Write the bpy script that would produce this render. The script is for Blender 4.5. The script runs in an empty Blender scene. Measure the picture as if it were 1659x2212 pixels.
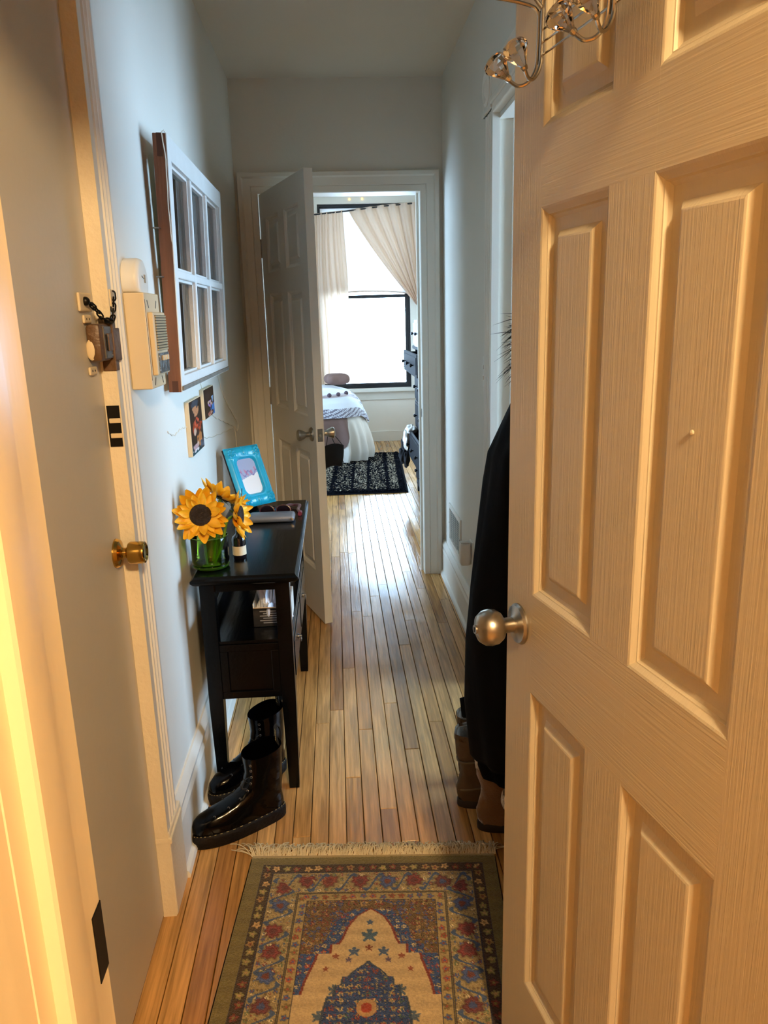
import bpy, bmesh, math, random
import numpy as np
from mathutils import Vector, Matrix
random.seed(7); np.random.seed(7)
PI = math.pi
SC = bpy.context.scene
COL = SC.collection

# ------------------------------------------------------------------ camera
cam_d = bpy.data.cameras.new('camera'); cam = bpy.data.objects.new('camera', cam_d); COL.objects.link(cam)
R = ((0.99766, -0.04102, 0.05466), (-0.06305, -0.24398, 0.96773), (-0.02636, -0.96891, -0.24600))
cam.matrix_world = Matrix(((R[0][0], -R[0][1], -R[0][2], 0.0), (R[1][0], -R[1][1], -R[1][2], 0.0),
                           (R[2][0], -R[2][1], -R[2][2], 1.415), (0, 0, 0, 1)))
cam_d.sensor_fit = 'VERTICAL'; cam_d.sensor_height = 36.0; cam_d.lens = 1650.0 / 2212.0 * 36.0
cam_d.clip_start = 0.02; cam_d.clip_end = 200
SC.camera = cam

# ------------------------------------------------------------------ world, daylight, exposure
SKY = 23.0
LAMP = 630.0
w = bpy.data.worlds.new('world'); SC.world = w; w.use_nodes = True
bg = w.node_tree.nodes['Background']; bg.inputs[0].default_value = (0.49, 0.72, 1.0, 1); bg.inputs[1].default_value = SKY
SC.view_settings.view_transform = 'Standard'; SC.view_settings.look = 'None'
SC.view_settings.exposure = 0.2; SC.view_settings.gamma = 1.0; SC.view_settings.use_curve_mapping = False
SC.cycles.max_bounces = 10; SC.cycles.diffuse_bounces = 6; SC.cycles.glossy_bounces = 4
SC.cycles.transparent_max_bounces = 16; SC.cycles.transmission_bounces = 8
SC.cycles.sample_clamp_indirect = 6.0; SC.cycles.caustics_refractive = False; SC.cycles.caustics_reflective = False
SC.cycles.use_denoising = True

def portal(loc, rot, sx, sy):
    d = bpy.data.lights.new('sky_portal', 'AREA'); d.shape = 'RECTANGLE'; d.size = sx; d.size_y = sy
    d.cycles.is_portal = True
    o = bpy.data.objects.new('sky_portal', d); COL.objects.link(o); o.location = loc; o.rotation_euler = rot
portal((0.365, 9.16, 1.65), (-PI / 2, 0, 0), 1.05, 2.05)          # bedroom window, sky enters towards -y
portal((-2.62, 6.3, 1.45), (0, -PI / 2, 0), 2.0, 2.9)             # added bedroom window, sky enters towards +x
portal((2.53, 2.3, 1.35), (0, PI / 2, 0), 1.8, 1.2)                # side room window, sky enters towards -x

# ------------------------------------------------------------------ helpers
def lin(c):
    if isinstance(c, str):
        c = tuple(int(c[i:i + 2], 16) / 255 for i in (1, 3, 5))
    return tuple((v / 12.92 if v <= .04045 else ((v + .055) / 1.055) ** 2.4) for v in c[:3])

class B:
    """collects shapes for one mesh"""
    def __init__(s): s.v = []; s.f = []; s.m = []; s.mi = 0; s.T = None
    def add(s, vs, fs):
        o = len(s.v)
        if s.T is not None: vs = [tuple(s.T @ Vector(q)) for q in vs]
        s.v += [tuple(q) for q in vs]
        s.f += [tuple(i + o for i in f) for f in fs]; s.m += [s.mi] * len(fs)
        return s
    def box(s, x0, x1, y0, y1, z0, z1, bev=0.0):
        if bev <= 0:
            vs = [(x, y, z) for z in (z0, z1) for y in (y0, y1) for x in (x0, x1)]
            return s.add(vs, [(0, 2, 3, 1), (4, 5, 7, 6), (0, 1, 5, 4), (2, 6, 7, 3), (0, 4, 6, 2), (1, 3, 7, 5)])
        bm = bmesh.new(); bmesh.ops.create_cube(bm, size=1.0)
        for q in bm.verts:
            q.co = ((x0 + x1) / 2 + q.co.x * (x1 - x0), (y0 + y1) / 2 + q.co.y * (y1 - y0), (z0 + z1) / 2 + q.co.z * (z1 - z0))
        bmesh.ops.bevel(bm, geom=list(bm.edges), offset=bev, segments=2, profile=.5, affect='EDGES')
        bm.verts.index_update()
        s.add([tuple(q.co) for q in bm.verts], [tuple(q.index for q in f.verts) for f in bm.faces]); bm.free()
        return s
    def loft(s, rings, cap0=True, cap1=True, closed=True, wrap=False):
        n = len(rings[0]); vs = [q for r in rings for q in r]; fs = []
        K = len(rings)
        for k in range(K if wrap else K - 1):
            for i in range(n if closed else n - 1):
                j = (i + 1) % n; k2 = (k + 1) % K
                fs.append((k * n + i, k * n + j, k2 * n + j, k2 * n + i))
        if cap0 and not wrap: fs.append(tuple(reversed(range(n))))
        if cap1 and not wrap: fs.append(tuple((K - 1) * n + i for i in range(n)))
        return s.add(vs, fs)
    def lathe(s, prof, n=24, c=(0, 0, 0), axis='z', caps=True, sx=1, sy=1):
        rings = []
        for r, z in prof:
            rr = []
            for i in range(n):
                a = 2 * PI * i / n; p, q = r * math.cos(a) * sx, r * math.sin(a) * sy
                if axis == 'z': rr.append((c[0] + p, c[1] + q, c[2] + z))
                elif axis == 'x': rr.append((c[0] + z, c[1] + p, c[2] + q))
                else: rr.append((c[0] + q, c[1] + z, c[2] + p))
            rings.append(rr)
        return s.loft(rings, caps, caps)
    def tube(s, pts, r, n=8, closed=False, caps=True):
        pts = [Vector(p) for p in pts]; K = len(pts); rings = []; up = Vector((0.123, 0.31, .94)).normalized()
        prev = None
        for k in range(K):
            a = pts[(k - 1) % K] if (closed or k > 0) else pts[0]
            b = pts[(k + 1) % K] if (closed or k < K - 1) else pts[-1]
            t = (b - a).normalized() if (b - a).length > 1e-9 else Vector((0, 0, 1))
            if prev is None:
                x = t.cross(up)
                if x.length < 1e-3: x = t.cross(Vector((1, 0, 0)))
            else: x = prev - t * prev.dot(t)
            x.normalize(); prev = x; y = t.cross(x)
            rr = r[k] if isinstance(r, (list, tuple)) else r
            rings.append([tuple(pts[k] + (x * math.cos(2 * PI * i / n) + y * math.sin(2 * PI * i / n)) * rr) for i in range(n)])
        return s.loft(rings, caps, caps, wrap=closed)
    def grid(s, nu, nv, fn):
        vs = [fn(i / (nu - 1), j / (nv - 1)) for j in range(nv) for i in range(nu)]
        fs = [(j * nu + i, j * nu + i + 1, (j + 1) * nu + i + 1, (j + 1) * nu + i) for j in range(nv - 1) for i in range(nu - 1)]
        return s.add(vs, fs)
    def sphere(s, c, r, nu=12, nv=8, sc=(1, 1, 1)):
        prof = [(max(1e-4, math.sin(PI * k / nv)) * r, -math.cos(PI * k / nv) * r) for k in range(nv + 1)]
        rings = [[(c[0] + p * math.cos(2 * PI * i / nu) * sc[0], c[1] + p * math.sin(2 * PI * i / nu) * sc[1], c[2] + z * sc[2]) for i in range(nu)] for p, z in prof]
        return s.loft(rings)
    def mesh(s, name, mats, smooth=False, angle=40):
        me = bpy.data.meshes.new(name); me.from_pydata(s.v, [], s.f)
        for m in (mats if isinstance(mats, (list, tuple)) else [mats]): me.materials.append(m)
        me.polygons.foreach_set('material_index', s.m)
        me.validate(); me.update()
        bm = bmesh.new(); bm.from_mesh(me); bmesh.ops.recalc_face_normals(bm, faces=bm.faces); bm.to_mesh(me); bm.free()
        if smooth:
            me.polygons.foreach_set('use_smooth', [True] * len(me.polygons)); me.set_sharp_from_angle(angle=math.radians(angle))
        return me
    def obj(s, name, mats, parent=None, smooth=False, angle=40, loc=None, rot=None):
        o = bpy.data.objects.new(name, s.mesh(name, mats, smooth, angle)); COL.objects.link(o)
        if parent is not None: o.parent = parent
        if loc is not None: o.location = loc
        if rot is not None: o.rotation_euler = rot
        return o

def tag(o, label, cat=None, group=None, kind=None):
    o['label'] = label
    if cat: o['category'] = cat
    if group: o['group'] = group
    if kind: o['kind'] = kind
    return o
def struct(o, label, cat='wall'): return tag(o, label, cat, kind='structure')
def thing(name, label, cat, loc=(0, 0, 0), rotz=0.0, group=None, rot=None):
    o = bpy.data.objects.new(name, None); o.empty_display_size = .05; COL.objects.link(o)
    o.location = loc; o.rotation_euler = rot if rot else (0, 0, rotz)
    return tag(o, label, cat, group)
def inst(o, parent, loc=(0, 0, 0), rot=(0, 0, 0), sc=(1, 1, 1), name=None):
    c = o.copy(); COL.objects.link(c); c.parent = parent; c.location = loc; c.rotation_euler = rot; c.scale = sc
    return c
def copy_tree(o, parent=None):
    c = o.copy(); COL.objects.link(c); c.parent = parent
    for ch in list(o.children): copy_tree(ch, c)
    return c
def cr(pts, n=8, closed=False):
    """Catmull-Rom through points"""
    P = [Vector(p) for p in pts]; K = len(P); out = []
    for k in range(K if closed else K - 1):
        if closed: a, b, c, d = P[(k - 1) % K], P[k], P[(k + 1) % K], P[(k + 2) % K]
        else: a, b, c, d = P[max(0, k - 1)], P[k], P[k + 1], P[min(K - 1, k + 2)]
        for i in range(n):
            t = i / n
            out.append(.5 * ((2 * b) + (c - a) * t + (2 * a - 5 * b + 4 * c - d) * t * t + (3 * b - a - 3 * c + d) * t ** 3))
    if not closed: out.append(P[-1])
    return out
def sm(a, b, t):
    t = max(0, min(1, (t - a) / (b - a))); return t * t * (3 - 2 * t)
def ip(xs, ys, t): return float(np.interp(t, xs, ys))

# ------------------------------------------------------------------ materials
def nt_of(name):
    m = bpy.data.materials.new(name); m.use_nodes = True
    return m, m.node_tree, m.node_tree.nodes['Principled BSDF']
def M(name, col, rough=.5, metal=0., var=0., vscale=6., bump=0., bscale=60., stretch=(1, 1, 1), spec=.5, coat=0., sheen=0., detail=4., col2=None, rvar=0., bdist=.01):
    m, nt, p = nt_of(name); c = lin(col)
    p.inputs['Base Color'].default_value = (*c, 1); p.inputs['Roughness'].default_value = rough
    p.inputs['Metallic'].default_value = metal; p.inputs['Specular IOR Level'].default_value = spec
    p.inputs['Coat Weight'].default_value = coat; p.inputs['Coat Roughness'].default_value = .12
    p.inputs['Sheen Weight'].default_value = sheen
    tc = nt.nodes.new('ShaderNodeTexCoord'); mp = nt.nodes.new('ShaderNodeMapping'); mp.inputs['Scale'].default_value = stretch
    nt.links.new(tc.outputs['Object'], mp.inputs[0])
    if var > 0:
        n = nt.nodes.new('ShaderNodeTexNoise'); n.inputs['Scale'].default_value = vscale; n.inputs['Detail'].default_value = detail
        nt.links.new(mp.outputs[0], n.inputs['Vector'])
        rp = nt.nodes.new('ShaderNodeValToRGB'); rp.color_ramp.elements[0].position = .3; rp.color_ramp.elements[1].position = .7
        d = lin(col2) if col2 else tuple(v * (1 - var) for v in c)
        rp.color_ramp.elements[0].color = (*d, 1); rp.color_ramp.elements[1].color = (*c, 1)
        nt.links.new(n.outputs[0], rp.inputs[0]); nt.links.new(rp.outputs[0], p.inputs['Base Color'])
        if rvar > 0:
            mr = nt.nodes.new('ShaderNodeMapRange'); mr.inputs[3].default_value = rough - rvar; mr.inputs[4].default_value = rough + rvar
            nt.links.new(n.outputs[0], mr.inputs[0]); nt.links.new(mr.outputs[0], p.inputs['Roughness'])
    if bump > 0:
        n2 = nt.nodes.new('ShaderNodeTexNoise'); n2.inputs['Scale'].default_value = bscale; n2.inputs['Detail'].default_value = 3
        nt.links.new(mp.outputs[0], n2.inputs['Vector'])
        b = nt.nodes.new('ShaderNodeBump'); b.inputs['Strength'].default_value = bump; b.inputs['Distance'].default_value = bdist
        nt.links.new(n2.outputs[0], b.inputs['Height']); nt.links.new(b.outputs[0], p.inputs['Normal'])
    return m
def attr_mat(name, rough=.9, bump=.0, bscale=300, sheen=0., spec=.3):
    m, nt, p = nt_of(name)
    a = nt.nodes.new('ShaderNodeAttribute'); a.attribute_name = 'dye'
    nt.links.new(a.outputs['Color'], p.inputs['Base Color']); p.inputs['Roughness'].default_value = rough
    p.inputs['Specular IOR Level'].default_value = spec; p.inputs['Sheen Weight'].default_value = sheen
    if bump:
        tc = nt.nodes.new('ShaderNodeTexCoord'); n = nt.nodes.new('ShaderNodeTexNoise'); n.inputs['Scale'].default_value = bscale
        nt.links.new(tc.outputs['Object'], n.inputs['Vector'])
        b = nt.nodes.new('ShaderNodeBump'); b.inputs['Strength'].default_value = bump; b.inputs['Distance'].default_value = .004
        nt.links.new(n.outputs[0], b.inputs['Height']); nt.links.new(b.outputs[0], p.inputs['Normal'])
    return m
def dye(o, cols):
    """per-vertex print / dye colours, cols (N,3) linear"""
    me = o.data; a = me.color_attributes.new('dye', 'FLOAT_COLOR', 'POINT')
    c = np.ones((len(me.vertices), 4), np.float32); c[:, :3] = cols
    a.data.foreach_set('color', c.ravel())

def floor_mat(name, per_object=True):
    m, nt, p = nt_of(name); N = nt.nodes; L = nt.links
    g = N.new('ShaderNodeNewGeometry'); oi = N.new('ShaderNodeObjectInfo')
    off = N.new('ShaderNodeVectorMath'); off.operation = 'MULTIPLY_ADD'
    cmb = N.new('ShaderNodeCombineXYZ')
    mul = N.new('ShaderNodeMath'); mul.operation = 'MULTIPLY'; mul.inputs[1].default_value = 37.0
    L.new(oi.outputs['Random'], mul.inputs[0]); L.new(mul.outputs[0], cmb.inputs[0]); L.new(mul.outputs[0], cmb.inputs[1]); L.new(mul.outputs[0], cmb.inputs[2])
    off.inputs[1].default_value = (1, 1, 1); L.new(g.outputs['Position'], off.inputs[0]); L.new(cmb.outputs[0], off.inputs[2])
    mp = N.new('ShaderNodeMapping'); mp.inputs['Scale'].default_value = (60, 2.2, 60); L.new(off.outputs[0], mp.inputs[0])
    n1 = N.new('ShaderNodeTexNoise'); n1.inputs['Scale'].default_value = 1.6; n1.inputs['Detail'].default_value = 6; n1.inputs['Roughness'].default_value = .65
    L.new(mp.outputs[0], n1.inputs['Vector'])
    mp2 = N.new('ShaderNodeMapping'); mp2.inputs['Scale'].default_value = (22, 1.3, 22); L.new(off.outputs[0], mp2.inputs[0])
    wv = N.new('ShaderNodeTexWave'); wv.wave_type = 'RINGS'; wv.inputs['Scale'].default_value = 1.3; wv.inputs['Distortion'].default_value = 8.0
    wv.inputs['Detail'].default_value = 3; wv.inputs['Detail Scale'].default_value = 1.2; L.new(mp2.outputs[0], wv.inputs['Vector'])
    base = N.new('ShaderNodeValToRGB'); cr_ = base.color_ramp
    cr_.elements[0].color = (*lin('#b07a42'), 1); cr_.elements[1].color = (*lin('#dfae70'), 1)
    e = cr_.elements.new(.35); e.color = (*lin('#cb9655'), 1); e = cr_.elements.new(.7); e.color = (*lin('#d6a15f'), 1)
    L.new(oi.outputs['Random'], base.inputs[0])
    r1 = N.new('ShaderNodeMapRange'); r1.inputs[1].default_value = .3; r1.inputs[2].default_value = .75; r1.inputs[3].default_value = .55; r1.inputs[4].default_value = 1.22
    L.new(n1.outputs[0], r1.inputs[0])
    r2 = N.new('ShaderNodeMapRange'); r2.inputs[1].default_value = 0; r2.inputs[2].default_value = .6; r2.inputs[3].default_value = .74; r2.inputs[4].default_value = 1.0
    L.new(wv.outputs[0], r2.inputs[0])
    mm = N.new('ShaderNodeMath'); mm.operation = 'MULTIPLY'; L.new(r1.outputs[0], mm.inputs[0]); L.new(r2.outputs[0], mm.inputs[1])
    sc = N.new('ShaderNodeVectorMath'); sc.operation = 'SCALE'; L.new(base.outputs[0], sc.inputs[0]); L.new(mm.outputs[0], sc.inputs['Scale'])
    L.new(sc.outputs[0], p.inputs['Base Color'])
    ns = N.new('ShaderNodeTexNoise'); ns.inputs['Scale'].default_value = 3.0; ns.inputs['Detail'].default_value = 5; L.new(g.outputs['Position'], ns.inputs['Vector'])
    rr = N.new('ShaderNodeMapRange'); rr.inputs[1].default_value = .3; rr.inputs[2].default_value = .7; rr.inputs[3].default_value = .11; rr.inputs[4].default_value = .25
    L.new(ns.outputs[0], rr.inputs[0]); L.new(rr.outputs[0], p.inputs['Roughness'])
    p.inputs['Specular IOR Level'].default_value = .55
    bp = N.new('ShaderNodeBump'); bp.inputs['Strength'].default_value = .12; bp.inputs['Distance'].default_value = .004
    L.new(mm.outputs[0], bp.inputs['Height']); L.new(bp.outputs[0], p.inputs['Normal'])
    return m
def cloth_translucent(name, col, tcol, fac, weave=900):
    m, nt, p = nt_of(name); N = nt.nodes; L = nt.links
    p.inputs['Base Color'].default_value = (*lin(col), 1); p.inputs['Roughness'].default_value = .9; p.inputs['Specular IOR Level'].default_value = .1
    t = N.new('ShaderNodeBsdfTranslucent'); t.inputs[0].default_value = (*lin(tcol), 1)
    tc = N.new('ShaderNodeTexCoord'); n = N.new('ShaderNodeTexNoise'); n.inputs['Scale'].default_value = 60; n.inputs['Detail'].default_value = 6; L.new(tc.outputs['Object'], n.inputs['Vector'])
    mr = N.new('ShaderNodeMapRange'); mr.inputs[1].default_value = .3; mr.inputs[2].default_value = .7; mr.inputs[3].default_value = fac * .8; mr.inputs[4].default_value = min(1, fac * 1.2); L.new(n.outputs[0], mr.inputs[0])
    mx = N.new('ShaderNodeMixShader'); L.new(mr.outputs[0], mx.inputs[0]); L.new(p.outputs[0], mx.inputs[1]); L.new(t.outputs[0], mx.inputs[2])
    L.new(mx.outputs[0], nt.nodes['Material Output'].inputs[0]); return m
def thin_glass(name, tint, rough=.02, refl=.12):
    m, nt, p = nt_of(name); N = nt.nodes; L = nt.links
    tr = N.new('ShaderNodeBsdfTransparent'); tr.inputs[0].default_value = (*tint, 1)
    gl = N.new('ShaderNodeBsdfGlossy'); gl.inputs['Roughness'].default_value = rough; gl.inputs[0].default_value = (.9, .92, .92, 1)
    fr = N.new('ShaderNodeFresnel'); fr.inputs[0].default_value = 1.5
    mx = N.new('ShaderNodeMixShader'); L.new(fr.outputs[0], mx.inputs[0]); L.new(tr.outputs[0], mx.inputs[1]); L.new(gl.outputs[0], mx.inputs[2])
    L.new(mx.outputs[0], nt.nodes['Material Output'].inputs[0]); return m
def emit(name, col, s):
    m, nt, p = nt_of(name)
    p.inputs['Emission Color'].default_value = (*col, 1); p.inputs['Emission Strength'].default_value = s; p.inputs['Base Color'].default_value = (*col, 1)
    return m
def embossed(name, col, rough, sx, sz, vertical=True):
    """moulded door skin: painted, with embossed wood grain"""
    m, nt, p = nt_of(name); N = nt.nodes; L = nt.links
    p.inputs['Base Color'].default_value = (*lin(col), 1); p.inputs['Roughness'].default_value = rough
    tc = N.new('ShaderNodeTexCoord'); mp = N.new('ShaderNodeMapping')
    mp.inputs['Scale'].default_value = (260, 1, 5) if vertical else (5, 1, 260)
    L.new(tc.outputs['Object'], mp.inputs[0])
    n = N.new('ShaderNodeTexNoise'); n.inputs['Scale'].default_value = 1.0; n.inputs['Detail'].default_value = 2; n.inputs['Distortion'].default_value = .6
    L.new(mp.outputs[0], n.inputs['Vector'])
    b = N.new('ShaderNodeBump'); b.inputs['Strength'].default_value = .2; b.inputs['Distance'].default_value = .003
    L.new(n.outputs[0], b.inputs['Height']); L.new(b.outputs[0], p.inputs['Normal'])
    return m

m_wall = M('wall_paint', '#dddad0', .62, var=.03, vscale=2.5, bump=.05, bscale=90)
m_ceil = M('ceiling_paint', '#ddd5c5', .8, var=.03, vscale=2, bump=.04, bscale=80)
m_trim = M('trim_paint_white', '#e2ded3', .38, var=.03, vscale=4, bump=.06, bscale=40)
m_trimw = M('trim_paint_cream', '#e4d6ba', .42, var=.06, vscale=9, bump=.25, bscale=70)
m_old = M('old_door_paint', '#c1baac', .4, var=.04, vscale=3, bump=.05, bscale=60)
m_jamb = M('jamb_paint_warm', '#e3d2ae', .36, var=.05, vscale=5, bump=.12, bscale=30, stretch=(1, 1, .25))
m_doorV = embossed('door_skin_vertical_grain', '#c4b89c', .42, 0, 0, True)
m_doorH = embossed('door_skin_horizontal_grain', '#c4b89c', .42, 0, 0, False)
m_bdoor = M('bedroom_door_paint', '#e3e1db', .42, bump=.04, bscale=40, var=.02)
m_plank = floor_mat('oak_strip_floor')
m_dark = M('dark_gap', '#1a1410', .9)
m_black = M('black_lacquer', '#050608', .2, var=.3, vscale=12, spec=.2, bump=.03, bscale=25, stretch=(4, .5, 4))
m_nickel = M('satin_nickel', '#b3aea4', .3, metal=1)
m_chrome = M('bright_wire', '#b9b2a6', .2, metal=1)
m_brass = M('polished_brass', '#c09a4c', .16, metal=1)
m_steel = M('old_steel', '#8d8a86', .35, metal=1, var=.2, vscale=30)
m_bronze = M('brown_lock_paint', '#5f4328', .45, var=.3, vscale=25, bump=.3, bscale=60)
m_lockgrey = M('lock_plate_grey_brown', '#665a4c', .4, metal=.3, var=.2, vscale=40)
m_iron = M('black_iron', '#16130f', .4, metal=.6)
m_cream = M('cream_plastic', '#d8c49f', .5, var=.04)
m_offwhite = M('white_plastic', '#dedbd2', .4)
m_woodb = M('brown_sash_edge', '#7a4a2b', .55, var=.35, vscale=8, stretch=(6, 6, .6), bump=.2, bscale=30)
m_sashw = M('white_sash_paint', '#dcdcd8', .45, var=.06, vscale=14, bump=.2, bscale=50)
m_pane = thin_glass('window_glass', (.97, .98, .98))
m_winblk = M('black_window_frame', '#16181c', .4)
m_land = M('landing_wall_paint', '#9a8468', .7, var=.05)
m_plaster = M('bedroom_wall_paint', '#efe8dc', .7, var=.02)

# ------------------------------------------------------------------ setting: floor
b = B()
b.box(-2.6, 2.75, -1.9, .52, -.06, 0); b.box(.66, 2.75, .52, 4.2, -.06, 0)
b.box(-2.6, -.95, 4.2, 9.2, -.06, 0); b.box(1.22, 2.75, 4.2, 9.2, -.06, 0)
b.box(-.95, 1.22, .52, 9.2, -.06, -.0125)
b.box(-2.6, -.95, .52, 4.2, -.06, -.0125)
flo = struct(b.obj('floor', m_plank), 'narrow honey oak strip floor running down the hallway', 'floor')
bb = B(); bb.box(-.9, 1.2, .56, 9.05, -.0123, -.0108)
bb.obj('dark_underlay', m_dark, flo)
PW = .0508
def board(x0, x1, y0, y1):
    g = .0010; c = .0016; b = B(); x0 += g; x1 -= g; y0 += .0006; y1 -= .0006
    h = random.uniform(-.0004, .0004)
    vs = [(x0, y0, -.012), (x1, y0, -.012), (x1, y1, -.012), (x0, y1, -.012),
          (x0, y0, h - c), (x1, y0, h - c), (x1, y1, h - c), (x0, y1, h - c),
          (x0 + c, y0 + c, h), (x1 - c, y0 + c, h), (x1 - c, y1 - c, h), (x0 + c, y1 - c, h)]
    fs = [(0, 3, 2, 1), (8, 9, 10, 11)]
    for k in (0, 4):
        for i in range(4): fs.append((k + i, k + (i + 1) % 4, k + 4 + (i + 1) % 4, k + 4 + i))
    b.add(vs, fs); b.obj('floorboard', m_plank, flo)
def row(x0, x1, y0, y1):
    y = y0 - random.uniform(0, 1.0)
    while y < y1:
        l = random.uniform(.75, 2.2); a, e = max(y, y0), min(y + l, y1)
        if e > a: 
            if y1 - e < .25: e = y1; l = 99
            board(x0, x1, a, e)
        y += l
nrow = 21
for i in range(nrow):
    x = -.482 + i * PW
    row(x, x + PW, .56, 9.05)
for i in range(8): row(-.482 - (i + 1) * PW, -.482 - i * PW, 4.2, 9.05)
for i in range(12): row(-.482 + (nrow + i) * PW, -.482 + (nrow + i + 1) * PW, 4.2, 9.05)

# ------------------------------------------------------------------ setting: walls
WL, WR, WB, HC, BC = -.468, .573, 4.116, 2.552, 2.72
b = B(); b.box(-.60, WL, .52, .74, 0, 2.8); b.box(-.60, WL, .74, 1.62, 2.06, 2.8); b.box(-.60, WL, 1.62, WB, 0, 2.8); b.box(-.62, -.60, .52, WB, 0, 2.8)
struct(b.obj('wall_left', m_wall), 'off white painted plaster hallway wall behind the black console table')
b = B(); b.box(WR, .69, .60, 1.965, 0, 2.8); b.box(WR, .69, 1.965, 2.76, 2.06, 2.8); b.box(WR, .69, 2.76, WB, 0, 2.8)
struct(b.obj('wall_right', m_wall), 'grey white hallway wall with floor vent and doorway to a bright side room')
OX0, OX1 = -.355, .455
b = B(); b.box(-2.6, OX0 - .015, WB, 4.24, 0, 2.8); b.box(OX1 + .015, 2.75, WB, 4.24, 0, 2.8); b.box(OX0 - .015, OX1 + .015, WB, 4.24, 2.045, 2.8)
struct(b.obj('wall_back', m_wall), 'end wall of the hallway around the open bedroom doorway')
EX0, EX1 = -.235, .408
b = B(); b.box(-2.6, EX0 - .02, .42, .58, 0, 2.8); b.box(EX1 + .02, 2.75, .42, .58, 0, 2.8); b.box(EX0 - .02, EX1 + .02, .42, .58, 2.07, 2.8)
struct(b.obj('wall_front', m_wall), 'entrance wall around the open front door')
b = B(); b.box(-.47, WR, .58, WB, HC, HC + .1); struct(b.obj('ceiling', m_ceil), 'plain cream hallway ceiling', 'ceiling')
b = B(); b.box(-2.6, 2.75, 4.2, 9.2, BC, BC + .1); struct(b.obj('ceiling', m_ceil), 'bedroom ceiling seen through the far doorway', 'ceiling')
b = B(); b.box(.66, 2.75, .5, 4.2, HC, HC + .1); struct(b.obj('ceiling', m_ceil), 'ceiling of the side room behind the right wall', 'ceiling')
b = B(); b.box(-2.6, 2.75, -1.9, .5, HC, HC + .1); struct(b.obj('ceiling', m_ceil), 'landing ceiling in front of the entrance', 'ceiling')
# bedroom shell; window opening x -.13..0.86, z .62..2.64
WX0, WX1, WZ0, WZ1, WY = -.14, .872, .625, 2.645, 9.0
b = B(); b.box(-2.6, WX0, WY, 9.14, 0, 2.8); b.box(WX1, 2.75, WY, 9.14, 0, 2.8); b.box(WX0, WX1, WY, 9.14, 0, WZ0); b.box(WX0, WX1, WY, 9.14, WZ1, 2.8)
struct(b.obj('wall_window', m_plaster), 'cream bedroom wall below and around the bright window')
b = B(); b.box(1.12, 1.25, 4.24, WY, 0, 2.8); struct(b.obj('wall_bedroom_right', m_plaster), 'bedroom wall behind the dark dresser')
b = B(); b.box(-2.6, -2.4, 4.24, 4.9, 0, 2.8); b.box(-2.6, -2.4, 7.7, WY, 0, 2.8); b.box(-2.6, -2.4, 4.9, 7.7, 0, .48); b.box(-2.6, -2.4, 4.9, 7.7, 2.42, 2.8); struct(b.obj('wall_bedroom_left', m_plaster), 'bedroom wall at the head of the bed')
# side room shell; window y 1.75..2.85, z .5..2.2
SX = 2.4
b = B(); b.box(SX, 2.52, .5, 1.72, 0, 2.8); b.box(SX, 2.52, 2.88, 4.2, 0, 2.8); b.box(SX, 2.52, 1.72, 2.88, 0, .46); b.box(SX, 2.52, 1.72, 2.88, 2.24, 2.8)
struct(b.obj('wall_side_room_window', m_wall), 'outer wall of the side room with its tall window')
# landing shell
b = B(); b.box(-1.3, -1.2, -1.8, .42, 0, 2.8); struct(b.obj('wall_landing_left', m_land), 'left wall of the landing outside the entrance')
b = B(); b.box(1.2, 1.3, -1.8, .42, 0, 2.8); struct(b.obj('wall_landing_right', m_land), 'right wall of the landing outside the entrance')
b = B(); b.box(-1.3, 1.3, -1.9, -1.8, 0, 2.8); struct(b.obj('wall_landing_rear', m_land), 'rear wall of the landing outside the entrance')

# ------------------------------------------------------------------ trims
def casing(name, x0, x1, z1, y, prof, mat, label, sgn=-1):
    """mitred casing round an opening in a wall of constant y; prof = (outward, protrusion)"""
    b = B(); rings = []
    for (px, pz, dx, dz) in ((x0, 0, -1, 0), (x0, z1, -1, 1), (x1, z1, 1, 1), (x1, 0, 1, 0)):
        rings.append([(px + dx * u, y + sgn * v, pz + dz * u) for u, v in prof])
    b.loft(rings)
    return struct(b.obj(name, mat), label, 'trim')
PC = [(0, 0), (0, .010), (.004, .014), (.030, .014), (.033, .011), (.036, .015), (.070, .018), (.078, .024), (.096, .024), (.100, .018), (.100, 0)]
casing('trim_1', OX0, OX1, 2.030, WB, PC, m_trim, 'grey white moulded casing around the bedroom doorway')
b = B()
b.box(OX0 - .015, OX0, WB, 4.24, 0, 2.045); b.box(OX1, OX1 + .015, WB, 4.24, 0, 2.045); b.box(OX0, OX1, WB, 4.24, 2.030, 2.045)
b.box(OX0, OX0 + .012, 4.17, 4.20, 0, 2.030); b.box(OX1 - .012, OX1, 4.17, 4.20, 0, 2.030)
jb = struct(b.obj('trim_2', m_trim), 'painted jamb lining inside the bedroom doorway', 'trim')
b = B(); b.lathe([(.0, 0), (.012, 0), (.012, .0025), (.006, .0025)], 16, (OX1 - .0005, 4.142, .91), 'x'); b.T = None
s = b.obj('strike_plate', m_steel, jb); s.scale = (-1, 1, 1.9); s.location = (2 * OX1 - .0, 0, -.91 * .9)

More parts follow.
